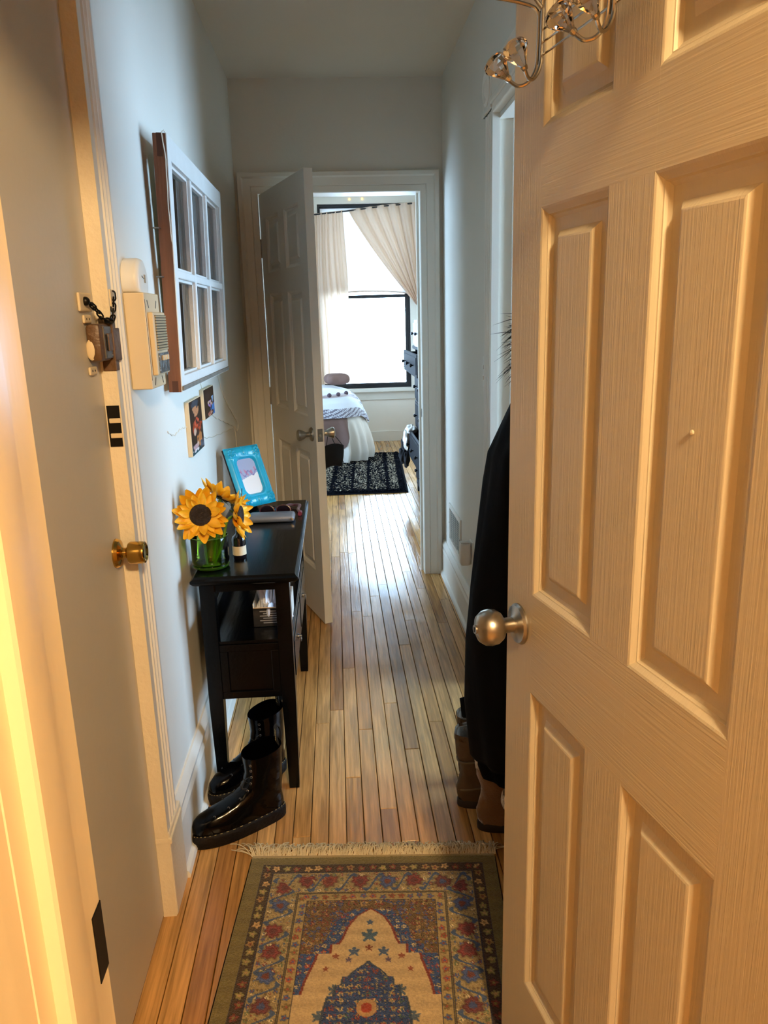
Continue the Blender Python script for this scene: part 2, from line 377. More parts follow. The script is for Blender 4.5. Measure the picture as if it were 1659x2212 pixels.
# fluted door trim of the left door: face x = -.447, y 1.613..1.72
def fluted(name, y0, y1, xw, xf, z0, z1, mat, label, inner_mat=None):
    """vertical board in a wall of constant x with reeds; xw wall side, xf face"""
    b = B(); s = 1 if xf > xw else -1; n = 40; prof = []
    for i in range(n + 1):
        t = i / n; y = y0 + (y1 - y0) * t; d = 0
        for c in (.30, .52, .74):
            q = abs(t - c) / .075
            if q < 1: d = -.006 * math.sqrt(1 - q * q)
        if t > .9: d += -.004 * (t - .9) / .1
        prof.append((xf + s * d, y))
    ring = lambda z: [(xw, y0, z)] + [(x, y, z) for x, y in prof] + [(xw, y1, z)]
    b.loft([ring(z0), ring(z1)])
    o = b.obj(name, mat, smooth=True, angle=30)
    return struct(o, label, 'trim')
t3 = fluted('trim_3', 1.613, 1.722, -.50, -.447, .235, 2.04, m_trim, 'chipped cream fluted casing beside the brass knob door')
b = B(); b.box(-.50, -.444, 1.613, 1.745, 0, .235, .004); b.box(-.50, -.439, 1.611, 1.735, .205, .222, .003)
b.obj('plinth_block', m_trimw, t3)
b = B(); b.box(-.50, -.440, 1.605, 1.735, 2.04, 2.19, .004)
b.obj('corner_block', m_trimw, t3)
b = B(); b.lathe([(.05, 0), (.05, .004), (.042, .009), (.03, .004), (.018, .010), (.001, .012)], 28, (-.441, 1.67, 2.115), 'x'); b.obj('rosette', m_trimw, t3, True)
b = B(); b.box(-.50, -.447, .60, 1.605, 2.055, 2.17, .003); b.box(-.50, -.447, .62, .735, 0, 2.055, .003); b.obj('head_and_near_casing', m_trimw, t3)
b = B(); b.box(-.479, -.4472, 1.6115, 1.6140, .0, 2.05); b.obj('casing_edge', m_trimw, t3)
# mortises cut in the casing edge, bare chipped paint
b = B(); b.box(-.4755, -.450, 1.6095, 1.616, 1.17, 1.255)
for z in (1.178, 1.206, 1.234): pass
mo = b.obj('strike_recess', m_iron, t3)
for z in (1.193, 1.224):
    bb = B(); bb.box(-.472, -.449, 1.606, 1.612, z - .005, z + .005, .0015); bb.obj('keeper_bar', m_cream, t3)
bb = B(); bb.lathe([(.0, 0), (.0018, 0), (.0018, .002)], 10, (-.4655, 1.6118, 1.71), 'y'); bb.obj('nail_hole', m_iron, t3)
b = B(); b.box(-.4722, -.4445, 1.6085, 1.63, 1.325, 1.43, .002); b.box(-.4722, -.4440, 1.610, 1.655, 1.345, 1.41, .002)
b.obj('lock_keeper', m_bronze, t3)

# right doorway (side room): casing face x=.548
fluted('trim_4', 2.73, 2.87, .573, .548, 0.19, 2.075, m_trim, 'white fluted casing at the far side of the side room doorway')
fluted('trim_5', 1.995, 1.855, .573, .548, 0.19, 2.075, m_trim, 'white fluted casing at the near side of the side room doorway')
b = B(); b.box(.542, .573, 2.73, 2.875, 2.075, 2.215, .003); b.box(.538, .573, 2.722, 2.882, 2.075, 2.09, .003); b.box(.542, .573, 1.855, 1.995, 2.075, 2.215, .003)
b.box(.544, .573, 1.995, 2.73, 2.06, 2.205, .003); b.box(.536, .573, 1.995, 2.73, 2.085, 2.105, .004)
b.box(.542, .573, 2.728, 2.875, 0, .19, .003); b.box(.542, .573, 1.85, 1.997, 0, .19, .003)
t6 = struct(b.obj('trim_6', m_trim), 'white corner blocks, head board and plinths of the side room doorway', 'trim')
b = B(); b.lathe([(.055, 0), (.055, -.004), (.045, -.009), (.03, -.003), (.018, -.010), (.001, -.012)], 28, (.543, 2.802, 2.15), 'x'); b.obj('rosette', m_trim, t6, True)
b = B(); b.box(.573, .69, 2.745, 2.76, 0, 2.06); b.box(.573, .69, 1.965, 1.98, 0, 2.06); b.box(.573, .69, 1.98, 2.745, 2.045, 2.06)
b.box(.62, .66, 2.733, 2.745, 0, 2.045); b.box(.62, .66, 1.98, 1.992, 0, 2.045)
struct(b.obj('trim_7', m_trim), 'white jamb lining of the side room doorway', 'trim')

def baseboard(name, y0, y1, x, s, h, mat, label):
    """profile board on a wall of constant x, s = direction into the hall"""
    pr = [(0, 0), (.030, 0), (.032, .008), (.028, .018), (.021, .022), (.018, .026), (.018, h * .70), (.021, h * .72), (.016, h * .80), (.019, h * .88), (.012, h * .95), (.006, h), (0, h)]
    b = B(); b.loft([[(x + s * u, y, z) for u, z in pr] for y in (y0, y1)])
    return struct(b.obj(name, mat), label, 'baseboard')
baseboard('baseboard_left', 1.745, WB, WL, 1, .225, m_trim, 'tall cream baseboard along the left wall behind the console table')
baseboard('baseboard_right', 2.875, WB, WR, -1, .20, m_trim, 'white baseboard under the floor vent on the right wall')
baseboard('baseboard_right', .60, 1.85, WR, -1, .20, m_trim, 'white baseboard on the right wall behind the entrance door')
b = B(); b.box(-2.4, 1.12, WY - .018, WY, 0, .12, .003); struct(b.obj('baseboard_window', m_trim), 'cream baseboard under the bedroom window', 'baseboard')

# entrance door jamb on the left: stepped, warm lit
b = B()
rg = [(-.262, .40), (-.240, .40), (-.236, .404), (-.235, .44), (-.2355, .4405), (-.2355, .462), (-.2345, .463), (-.234, .488), (-.2235, .4885), (-.2215, .492), (-.2215, .534), (-.2240, .540), (-.232, .541), (-.2335, .545), (-.2335, .598), (-.262, .598)]
b.loft([[(x, y, z) for x, y in rg] for z in (0, 2.07)])
t8 = struct(b.obj('trim_8', m_jamb, smooth=True, angle=25), 'warm lit painted door jamb and stop at the left edge', 'trim')
b = B(); b.box(-.2342, -.2325, .576, .5995, .842, .912, .0006); b.obj('strike_plate', m_iron, t8)
b = B(); b.box(-.345, -.262, .40, .42, 0, 2.16, .003); b.box(-.262, .43, .40, .42, 2.07, 2.16, .003); b.box(.43, .51, .40, .42, 0, 2.16, .003)
b.box(EX1, EX1 + .02, .42, .598, 0, 2.07); b.box(EX0, EX1, .42, .598, 2.055, 2.07)
struct(b.obj('trim_9', m_jamb), 'entrance door head jamb, hinge jamb and landing casing', 'trim')

# bedroom window
b = B()
fw = .035
def sash(b, x0, x1, z0, z1, y0, y1, f):
    b.box(x0, x0 + f, y0, y1, z0, z1); b.box(x1 - f, x1, y0, y1, z0, z1); b.box(x0 + f, x1 - f, y0, y1, z0, z0 + f); b.box(x0 + f, x1 - f, y0, y1, z1 - f, z1)
sash(b, WX0, WX1, WZ0, WZ1, 9.02, 9.10, .022)
win = struct(b.obj('window_1', m_winblk), 'black framed double hung bedroom window blown out with daylight', 'window')
b = B(); sash(b, WX0 + .022, WX1 - .022, 1.64, WZ1 - .022, 9.065, 9.09, fw); b.obj('upper_sash', m_winblk, win)
b = B(); sash(b, WX0 + .022, WX1 - .022, WZ0 + .022, 1.675, 9.035, 9.06, fw); b.obj('lower_sash', m_winblk, win)
b = B(); b.box(WX0 + .06, WX1 - .06, 9.046, 9.049, WZ0 + .05, 1.65); b.obj('pane', m_pane, win)
b = B(); b.box(WX0 + .06, WX1 - .06, 9.076, 9.079, 1.66, WZ1 - .05); b.obj('pane', m_pane, win)
b = B(); b.box(WX0 - .12, WX1 + .12, 8.925, 9.02, .585, .62, .005); b.obj('window_sill', m_trim, win)
b = B(); b.box(WX0 - .09, WX1 + .09, 8.98, 9.0, .49, .585, .003)
b.box(WX0 - .09, WX0, 8.98, 9.0, .62, WZ1 + .07); b.box(WX1, WX1 + .09, 8.98, 9.0, .62, WZ1 + .07); b.box(WX0, WX1, 8.98, 9.0, WZ1, WZ1 + .07)
b.obj('window_casing', m_trim, win)
# added window, out of view, to bring more daylight into the bedroom
b = B()
for y0, y1, z0, z1 in ((4.9, 4.95, .48, 2.42), (7.65, 7.7, .48, 2.42), (4.95, 7.65, .48, .53), (4.95, 7.65, 2.37, 2.42), (6.275, 6.325, .53, 2.37)): b.box(-2.55, -2.48, y0, y1, z0, z1)
w3 = struct(b.obj('added_window', m_winblk), 'added unseen window in the left bedroom wall that brightens the bedroom', 'window')
b = B(); b.box(-2.52, -2.517, 4.95, 7.65, .53, 2.37); b.obj('pane', m_pane, w3)
# side room window
b = B(); sash_y = [(1.72, 2.88)]
for y0, y1, z0, z1 in ((1.72, 1.76, .46, 2.24), (2.84, 2.88, .46, 2.24), (1.76, 2.84, .46, .50), (1.76, 2.84, 2.20, 2.24), (1.76, 2.84, 1.33, 1.37)): b.box(2.43, 2.48, y0, y1, z0, z1)
w2 = struct(b.obj('window_2', m_trim), 'white window of the side room beyond the right wall', 'window')
b = B(); b.box(2.452, 2.455, 1.76, 2.84, .5, 2.2); b.obj('pane', m_pane, w2)

# ------------------------------------------------------------------ doors
def panel_mesh(u0, u1, z0, z1, th, mat, prof, name='panel'):
    """raised panel on both faces, local door coordinates (X width, Y thickness 0..-th)"""
    b = B()
    for face in (0, 1):
        rings = []
        for ins, dep in prof:
            y = -dep if face == 0 else -th + dep
            rings.append([(u0 + ins, y, z0 + ins), (u1 - ins, y, z0 + ins), (u1 - ins, y, z1 - ins), (u0 + ins, y, z1 - ins)])
        b.loft(rings, False, True)
    # close the rim
    b.loft([[(u0, 0, z0), (u1, 0, z0), (u1, 0, z1), (u0, 0, z1)], [(u0, -th, z0), (u1, -th, z0), (u1, -th, z1), (u0, -th, z1)]], False, False)
    return b
PROF = [(0, 0), (.003, .0010), (.009, .0058), (.0105, .0062), (.0125, .0095), (.017, .0125), (.020, .0130), (.030, .0130), (.034, .0125), (.043, .0045), (.046, .0035), (.0465, .0035)]
def panel_door(name, W, H, th, us, zs, mv, mh, label, loc, ang, prof=PROF):
    b = B(); 
    b.mi = 0
    b.box(0, us[0][0], -th, 0, 0, H); b.box(us[-1][1], W, -th, 0, 0, H); b.box(us[0][1], us[1][0], -th, 0, zs[0][0], zs[-1][1])
    b.mi = 1
    lo = us[0][0]; hi = us[-1][1]
    b.box(lo, hi, -th, 0, 0, zs[0][0])
    for k in range(len(zs) - 1):
        b.mi = 1
        for (a, c) in us: b.box(a, c, -th, 0, zs[k][1], zs[k + 1][0])
        b.box(us[0][1], us[1][0], -th - .00005, .00005, zs[k][1], zs[k + 1][0])
    b.box(lo, hi, -th, 0, zs[-1][1], H)
    d = struct(b.obj(name, [mv, mh], loc=loc, rot=(0, 0, ang)), label, 'door')
    for (a, c) in us:
        for (z0, z1) in zs:
            panel_mesh(a, c, z0, z1, th, mv, prof).obj('panel', mv, d, True, 20)
    return d
def round_knob(parent, u, z, side, th, mat, shape='ball', name='door_knob'):
    """side=+1 : on local +Y face (y=0); -1: on the y=-th face"""
    if shape == 'ball':
        pr = [(.034, 0), (.034, .003), (.031, .007), (.016, .010), (.0125, .013), (.0125, .026), (.015, .030), (.023, .034), (.0285, .042), (.030, .052), (.0285, .062), (.022, .071), (.012, .0755), (.0075, .0765), (.0075, .079), (.002, .079)]
    else:
        pr = [(.032, 0), (.032, .003), (.029, .007), (.015, .011), (.0115, .014), (.0115, .028), (.015, .033), (.020, .042), (.025, .056), (.026, .062), (.023, .067), (.010, .069), (.002, .069)]
    b = B(); y0 = 0 if side > 0 else -th
    b.lathe([(r, side * h) for r, h in pr], 32, (u, y0, z), 'y')
    o = b.obj(name, mat, parent, True, 35)
    bb = B(); bb.box(u - .0012, u + .0012, y0 + side * .0788, y0 + side * .0800, z - .004, z + .004)
    if shape == 'ball':
        bb.obj('lock_slot', m_iron, o)
        for q in (-1, 1):
            c = B(); c.lathe([(.0, side * .0055), (.003, side * .0068), (.003, side * .0075), (.001, side * .0082)], 10, (u, y0, z + q * .024), 'y'); c.obj('screw', m_steel, o, True)
    return o
# entrance door
dE = math.atan2(.98, -.2)
d1 = panel_door('door_1', .635, 2.022, .035, [(.095, .277), (.367, .542)], [(.236, .812), (.978, 1.548), (1.648, 1.905)], m_doorV, m_doorH,
                'large open six panel entrance door in warm light with satin nickel knob', (.4005, .5805, .010), dE)
round_knob(d1, .587, .913, 1, .035, m_nickel)
round_knob(d1, .587, .913, -1, .035, m_nickel)
for z in (.25, 1.0, 1.78):
    b = B(); b.lathe([(.006, -.045), (.006, .045)], 10, (-.004, -.006, z)); b.obj('hinge', m_steel, d1, True)
b = B(); b.lathe([(.0015, 0), (.0028, .001), (.0028, .003), (.001, .004)], 10, (.188, -.0035, 1.282), 'y'); b.obj('nail', m_doorV, d1, True)

# bedroom door, opened into the hall
vB = Vector((.102 * -1 + .352, 3.41 - 4.11)); aB = math.atan2(vB.y, vB.x)
d3 = panel_door('door_3', .743, 2.012, .038, [(.105, .325), (.418, .638)], [(.235, .81), (.975, 1.535), (1.635, 1.895)], m_bdoor, m_bdoor,
                'grey white six panel bedroom door standing open into the hall', (-.352, 4.112, .012), aB)
# its visible hall face is local y=-th ; shift so that face lies on the measured plane
d3.location = (-.352 + .038 * math.sin(aB) * -1, 4.108 + .038 * math.cos(aB), .012)
k3 = round_knob(d3, .683, .90, -1, .038, m_nickel, 'tulip'); k3b = round_knob(d3, .683, .90, 1, .038, m_nickel, 'tulip')
b = B(); b.box(.7425, .7445, -.031, -.007, .872, .93, .0006); lp = b.obj('latch_plate', m_steel, d3)
b = B(); b.lathe([(.0, 0), (.008, 0), (.007, .008), (.002, .009)], 14, (.7445, -.019, .90), 'x'); b.obj('latch', m_nickel, lp, True)
for z in (.24, 1.02, 1.76):
    b = B(); b.box(-.010, .002, -.044, -.030, z - .045, z + .045, .001)
    for q in range(3): b.lathe([(.0062, -.014), (.0062, .014)], 12, (-.004, -.041, z - .03 + q * .03))
    b.obj('hinge', m_steel, d3, True)
# left door with brass knob (closed)
b = B(); b.box(-.518, -.478, .742, 1.6125, .008, 2.055)
d2 = struct(b.obj('door_2', m_old), 'flat beige painted closed door with brass knob and old locks on the left', 'door')
b = B()
pr = [(.0315, 0), (.0315, .003), (.028, .009), (.014, .013), (.0115, .016), (.0115, .022), (.014, .024), (.0155, .0255), (.0215, .027), (.0238, .031), (.0238, .055), (.0225, .060), (.019, .062), (.015, .059), (.004, .0585)]
b.lathe(pr, 36, (-.478, 1.570, .950), 'x'); b.obj('door_knob', m_brass, d2, True, 30)
# rim lock body
b = B(); b.box(-.478, -.450, 1.536, 1.609, 1.347, 1.419, .008); lk = b.obj('rim_lock', m_bronze, d2, True, 30)
b = B(); b.box(-.4515, -.4480, 1.556, 1.606, 1.352, 1.414, .001); lpz = b.obj('lock_face', m_lockgrey, lk)
b = B(); b.box(-.4485, -.4440, 1.572, 1.598, 1.366, 1.400, .0015); b.obj('sliding_bolt', m_bronze, lk)
b = B(); b.box(-.4485, -.4455, 1.566, 1.571, 1.368, 1.398, .0008); b.obj('bolt_slot', m_iron, lk)
for yy in (1.562, 1.600):
    for zz in (1.357, 1.409):
        bb = B(); bb.lathe([(.003, 0), (.003, .001), (.001, .0018)], 10, (-.4485, yy, zz), 'x'); bb.obj('screw', m_steel, lk)
b = B(); b.grid(6, 12, lambda u, v: (-.4772 + .006 * math.sin(PI * v) * u, 1.5345 + .001 * u, 1.350 + .05 * v)); 
b = B(); b.sphere((-.4705, 1.5375, 1.370), .0125, 14, 8, (.75, .22, 1.6)); b.obj('paint_patch', m_cream, lk, True)
for z0 in (1.428, 1.330):
    b = B(); b.box(-.478, -.4725, 1.528, 1.572, z0 - .008, z0 + .008, .003); o = b.obj('old_mount_plate', m_cream, d2)
    for q in (1.540, 1.556):
        bb = B(); bb.lathe([(.0022, 0), (.0022, .0005), (.0005, .0006)], 8, (-.4725, q, z0), 'x'); bb.obj('screw_hole', m_iron, o)

# ------------------------------------------------------------------ chain
ch = thing('door_chain', 'small black iron security chain with cream end plates hanging across the left door edge', 'chain', (-.478, 1.53, 1.455))
b = B(); b.box(0, .006, -.020, .055, -.013, .022, .003); b.obj('end_plate', m_cream, ch)
b = B(); b.box(.030, .034, .088, .115, -.008, .030, .001); b.obj('end_plate', m_cream, ch)
b = B(); b.sphere((.008, .008, .006), .0085, 12, 8); b.obj('anchor_knob', m_iron, ch, True)
lb = B(); lb.tube([(math.cos(a) * .0060 + (.004 if math.cos(a) > 0 else -.004), math.sin(a) * .0045, 0) for a in [2 * PI * i / 14 for i in range(14)]], .0017, 6, True)
path = cr([(.010, .012, .006), (.017, .035, -.008), (.024, .055, -.026), (.034, .074, -.030), (.036, .086, -.012), (.036, .098, .012), (.035, .102, .024)], 6)
cum = [0]
for i in range(1, len(path)): cum.append(cum[-1] + (path[i] - path[i - 1]).length)
nl = int(cum[-1] / .0125); first = None
for k in range(nl):
    d = (k + .5) / nl * cum[-1]; i = max(j for j in range(len(cum)) if cum[j] <= d); i = min(i, len(path) - 2)
    t = (path[i + 1] - path[i]).normalized(); q = t.to_track_quat('X', 'Z').to_matrix().to_4x4() @ Matrix.Rotation(PI / 2 * (k % 2) + .3, 4, 'X')
    if first is None: first = lb.obj('chain_link', m_iron, ch, True); o = first
    else: o = inst(first, ch)
    o.location = path[i].lerp(path[i + 1], (d - cum[i]) / max(1e-6, cum[i + 1] - cum[i])); o.rotation_euler = q.to_euler()

# ------------------------------------------------------------------ intercom and round chime
ic = thing('intercom', 'cream plastic intercom box with grille on the wall beside the hanging sash', 'intercom', (-.468, 1.80, 1.27))
b = B(); b.box(0, .046, 0, .145, 0, .215, .003); b.obj('housing', m_cream, ic)
b = B(); b.box(.046, .058, .018, .143, .030, .172, .003); fp = b.obj('front_panel', m_cream, ic)
m_icg = M('beige_grille', '#a89a78', .5)
b = B(); b.box(.058, .0588, .032, .138, .085, .166); b.obj('grille_bed', M('grille_shadow', '#5d523c', .7), fp)
sl = B(); sl.box(.0588, .0612, .032, .138, -.0019, .0019); s0 = None
for k in range(13):
    z = .088 + k * .0062
    if s0 is None: s0 = sl.obj('grille_slat', m_icg, fp); s0.location.z = z
    else: inst(s0, fp, (0, 0, z))
b = B(); b.box(.058, .0605, .034, .137, .034, .080, .001); lab = b.obj('button_plate', M('foil_plate', '#9aa0a8', .15, metal=.9, bump=.6, bscale=60), fp)
for q in range(3):
    bb = B(); bb.box(.0605, .064, .060 + q * .024, .076 + q * .024, .062, .074, .0012); bb.obj('button', m_cream, lab)
for (y, z, a) in ((.03, .19, .6), (.11, .19, -.6), (.035, .016, -.6), (.11, .016, .6)):
    b = B(); b.T = Matrix.Translation((.0462, y, z)) @ Matrix.Rotation(a, 4, 'X'); b.box(-.0005, .0005, -.0015, .0015, -.010, .010); b.obj('vent_slot', m_iron, ic)
b = B(); b.box(.0455, .0466, .003, .0045, .02, .20); b.obj('seam', m_iron, ic)
rc = thing('door_chime', 'round white plastic chime with a clipped base sitting on top of the intercom', 'chime', (-.468, 1.850, 1.4858))
b = B(); ring = []
def dsh(r, zc=.026, n=40):
    out = []
    for i in range(n):
        a = 2 * PI * i / n; y, z = r * math.cos(a), zc + r * math.sin(a); out.append((y, max(z, .0)))
    return out
rings = [[(x, y, z) for y, z in dsh(r)] for x, r in ((0, .050), (.026, .050), (.030, .049), (.036, .046), (.038, .040))]
b.loft(rings); b.obj('chime_body', m_offwhite, rc, True, 50)
b = B(); b.box(.038, .0392, .004, .016, .022, .040, .0004); b.obj('slot', M('tan_button', '#8f7a58', .5), rc)
b = B(); b.tube([(.0388, -.018, .036), (.0388, -.008, .032), (.0388, .002, .031)], .0008, 5); b.obj('mark', m_iron, rc)

# ------------------------------------------------------------------ hanging window sash
SY0, SY1, SZ0, SZ1 = 2.125, 3.06, 1.235, 1.882
sa = thing('window_sash', 'salvaged six pane white window sash with brown edges hung on the left wall', 'window sash', (-.456, SY0, SZ0), rot=(0, math.radians(1.6), 0))
Ls, Hs, T = SY1 - SY0, SZ1 - SZ0, .036
def wood2(b, x0, x1, y0, y1, z0, z1):
    b.box(x0, x1, y0, y1, z0, z1, .0015)
b = B(); b.box(0, T - .003, 0, .045, 0, Hs, .002); st = b.obj('stile', m_woodb, sa)
b = B(); b.box(T - .003, T, .0005, .045, 0, Hs, .001); b.obj('painted_face', m_sashw, st)
b = B(); b.box(0, T - .003, Ls - .045, Ls, 0, Hs, .002); st = b.obj('stile', m_sashw, sa)
b = B(); b.box(T - .003, T, Ls - .045, Ls - .0005, 0, Hs, .001); b.obj('painted_face', m_sashw, st)
b = B(); b.box(0, T, .045, Ls - .045, Hs - .058, Hs - .0005, .002); b.obj('top_rail', m_sashw, sa)
b = B(); b.box(0, T, .045, Ls - .045, 0, .042, .002); br = b.obj('bottom_rail', m_sashw, sa)
b = B(); b.box(T, T + .006, .0, Ls - .02, .004, .016, .002); b.obj('grey_drip_strip', M('grey_weathered_wood', '#7d776d', .7, var=.4, vscale=20), br)
b = B(); b.box(.012, T - .001, .002, .0405, Hs - .048, Hs + .0005, .001); b.T = None
bj = B(); bj.box(.010, .024, -.0006, .02, Hs - .055, Hs + .0004); bj.obj('tenon_end', M('dark_tenon', '#4b2a18', .7), sa)
bj = B(); bj.box(.010, .026, -.0006, .02, .0, .03); bj.obj('tenon_end', M('dark_tenon_low', '#4b2a18', .7), sa)
py = [(.045, .318), (.340, .600), (.622, Ls - .045)]; pz = [(.042, .300), (.322, Hs - .058)]
for y in ((.318, .340), (.600, .622)):
    b = B(); b.box(.006, T - .002, y[0], y[1], .042, Hs - .058, .003); b.obj('muntin', m_sashw, sa)
for (ya, yb) in py:
    b = B(); b.box(.006, T - .002, ya, yb, .300, .322, .003); b.obj('muntin', m_sashw, sa)
for (ya, yb) in py:
    for (za, zb) in pz:
        b = B(); b.box(.010, .0125, ya - .003, yb + .003, za - .003, zb + .003); pn = b.obj('pane', m_pane, sa)
        b = B(); f = .007
        b.box(.0125, .024, ya, ya + f, za, zb); b.box(.0125, .024, yb - f, yb, za, zb); b.box(.0125, .024, ya, yb, za, za + f); b.box(.0125, .024, ya, yb, zb - f, zb)
        b.obj('putty_bead', m_sashw, pn)
        b = B(); b.box(-.004, -.001, ya + .01, yb - .01, za + .004, zb - .004); 
# tan to cream strips set behind the panes
for q, yc in enumerate((.10, .17, .25, .40, .47, .55, .68, .75, .83)):
    b = B(); b.box(-.004, .004, yc - .033, yc + .033, .012, Hs - .016, .002); b.obj('pane_strip', M('pane_strip_%d' % q, ('#d8caa4', '#eedcb6', '#c4bfa6')[q % 3], .7, var=.2, vscale=10, stretch=(4, 4, .5)), sa)
for z in (.42, .30):
    b = B(); b.tube([(-.011, -.012, z), (.004, -.012, z), (.006, .002, z)], .002, 6); b.obj('nail', m_steel, sa)

# fairy wire
m_wire = M('silver_wire', '#e6dfd0', .35, metal=.1)
def wire(pts, label, bead=True):
    P = cr(pts, 6); P = [p + Vector((0, .0025 * math.sin(i * 1.7), .0025 * math.cos(i * 2.3))) for i, p in enumerate(P)]
    b = B(); b.tube(P, .0015, 5); o = b.obj('fairy_wire', m_wire)
    return tag(o, label, 'string light', 'fairy wires on the left wall')
wire([(-.412, 2.128, 1.60), (-.412, 2.121, 1.70), (-.408, 2.120, 1.82), (-.415, 2.14, 1.889), (-.420, 2.35, 1.894), (-.424, 2.55, 1.889), (-.421, 2.75, 1.896), (-.424, 2.95, 1.889), (-.428, 3.075, 1.882), (-.44, 3.085, 1.80), (-.462, 3.10, 1.70), (-.466, 3.10, 1.60), (-.466, 3.09, 1.41), (-.466, 3.07, 1.25), (-.466, 3.15, 1.15), (-.466, 3.28, 1.08), (-.466, 3.45, 1.01), (-.466, 3.58, .955), (-.466, 3.52, .93), (-.466, 3.44, .965), (-.466, 3.47, .92), (-.466, 3.48, .80)],
     'thin silver fairy wire running along the sash top and down the wall')
wire([(-.4665, 2.11, 1.128), (-.4665, 2.19, 1.108), (-.4665, 2.29, 1.112), (-.4665, 2.40, 1.10), (-.4665, 2.59, 1.049), (-.4665, 2.77, 1.014), (-.4665, 3.18, .978), (-.4665, 3.47, .957)],
     'thin silver fairy wire sagging behind the taller photo block')
wire([(-.4665, 2.66, 1.23), (-.4665, 2.70, 1.20), (-.4665, 2.86, 1.09), (-.4665, 3.08, 1.037), (-.4665, 3.33, .985), (-.4665, 3.50, .954)],
     'thin silver fairy wire hanging beside the smaller photo block')

# photo blocks
m_print = attr_mat('photo_print', .25, spec=.5)
m_blk = M('cream_block', '#d9c7a3', .6)
def photo_block(y0, y1, z0, z1, seed, label):
    t = thing('photo_block', label, 'photo', (WL, y0, z0))
    b = B(); b.box(0, .014, 0, y1 - y0, 0, z1 - z0, .0015); b.obj('block', m_blk, t)
    rs = np.random.RandomState(seed); nu, nv = 30, 44
    b = B(); b.grid(nu, nv, lambda u, v: (.0146, .002 + u * (y1 - y0 - .004), .002 + v * (z1 - z0 - .004))); o = b.obj('print', m_print, t)
    U, V = np.meshgrid(np.linspace(0, 1, nu), np.linspace(0, 1, nv)); c = np.tile(np.array(lin('#171216')), (nu * nv, 1)); u, v = U.ravel(), V.ravel()
    blobs = ([(.5, .80, .22, .12, '#c98a62'), (.45, .93, .3, .06, '#3a4654'), (.5, .48, .38, .14, '#a83c22'), (.55, .56, .2, .08, '#d0553a'), (.62, .24, .22, .12, '#c07a45'), (.3, .12, .2, .05, '#c9a0a0'), (.3, .06, .25, .02, '#f0e4e0'), (.85, .1, .2, .08, '#57606e')] if seed == 1 else
             [(.9, .3, .3, .3, '#3f7ec6'), (.6, .45, .25, .12, '#b98ec0'), (.55, .1, .25, .08, '#b06a58'), (.4, .75, .12, .1, '#3a2c30'), (.95, .55, .2, .1, '#8fb7e0')])
    for (x, y, rx, ry, h) in list(blobs):
        for q in range(5): blobs.append((x + rs.uniform(-1, 1) * rx, y + rs.uniform(-1, 1) * ry, rx * rs.uniform(.15, .4), ry * rs.uniform(.15, .5), str(rs.choice([h, '#171216', '#2b2026', '#d9b49a', h]))))
    for (x, y, rx, ry, h) in blobs:
        k = ((u - x) / rx) ** 2 + ((v - y) / ry) ** 2 + .25 * np.sin(9 * u + seed) * np.cos(11 * v) < 1
        c[k] = lin(h)
    dye(o, c * rs.uniform(.8, 1.15, (nu * nv, 1)))
photo_block(2.37, 2.585, 1.012, 1.182, 1, 'taller photo block with orange and black print on the left wall')
photo_block(2.645, 2.86, 1.092, 1.195, 2, 'smaller photo block with blue print nearer the bedroom door')

# ------------------------------------------------------------------ console table
tb = thing('console_table', 'narrow black wooden console table against the left wall', 'table', (0, 0, 0))
TX0, TX1, TY0, TY1, TZ = -.436, -.132, 2.062, 2.992, .720
b = B()
prf = [(.012, .693), (.006, .697), (.000, .704), (.000, .710), (.006, .714), (.010, TZ)]
rings = [[(TX0 + i, TY0 + i, z), (TX1 - i, TY0 + i, z), (TX1 - i, TY1 - i, z), (TX0 + i, TY1 - i, z)] for i, z in prf]
b.loft(rings); b.obj('table_top', m_black, tb)
LX = ((-.421, -.379), (-.204, -.162)); LY = ((2.110, 2.152), (2.925, 2.967))
for x0, x1 in LX:
    for y0, y1 in LY:
        b = B(); xc, yc = (x0 + x1) / 2, (y0 + y1) / 2
        b.loft([[(xc - h, yc - h, z), (xc + h, yc - h, z), (xc + h, yc + h, z), (xc - h, yc + h, z)] for h, z in ((.015, .001), (.016, .02), (.021, .30), (.021, .693))])
        b.obj('leg', m_black, tb)
for y0, y1 in ((2.120, 2.142), (2.935, 2.957)):
    b = B(); b.box(-.379, -.204, y0, y1, .657, .693); b.obj('end_apron', m_black, tb)
    b = B(); b.box(-.379, -.204, y0, y1, .318, .492); ep = b.obj('end_panel', m_black, tb)
    b = B(); s = -1 if y0 < 2.5 else 1; ye = y0 if s < 0 else y1
    fr = [(-.379, -.204, .470, .492), (-.379, -.204, .318, .340), (-.379, -.355, .340, .470), (-.228, -.204, .340, .470)]
    for xa, xb, za, zb in fr: b.box(xa, xb, min(ye, ye + s * .007), max(ye, ye + s * .007), za, zb, .0015)
    b.obj('panel_frame', m_black, ep)
b = B(); b.box(-.415, -.400, 2.152, 2.925, .655, .693); b.obj('back_apron', m_black, tb)
b = B(); b.box(-.184, -.168, 2.152, 2.925, .655, .693); b.obj('front_apron', m_black, tb)
b = B(); b.box(-.418, -.165, 2.118, 2.960, .492, .502, .001); b.obj('shelf', m_black, tb)
b = B(); b.box(-.418, -.404, 2.152, 2.925, .502, .545, .002); b.obj('shelf_lip', m_black, tb)
b = B(); b.box(-.418, -.180, 2.142, 2.935, .318, .330); b.box(-.418, -.406, 2.142, 2.935, .330, .492); b.obj('drawer_case', m_black, tb)
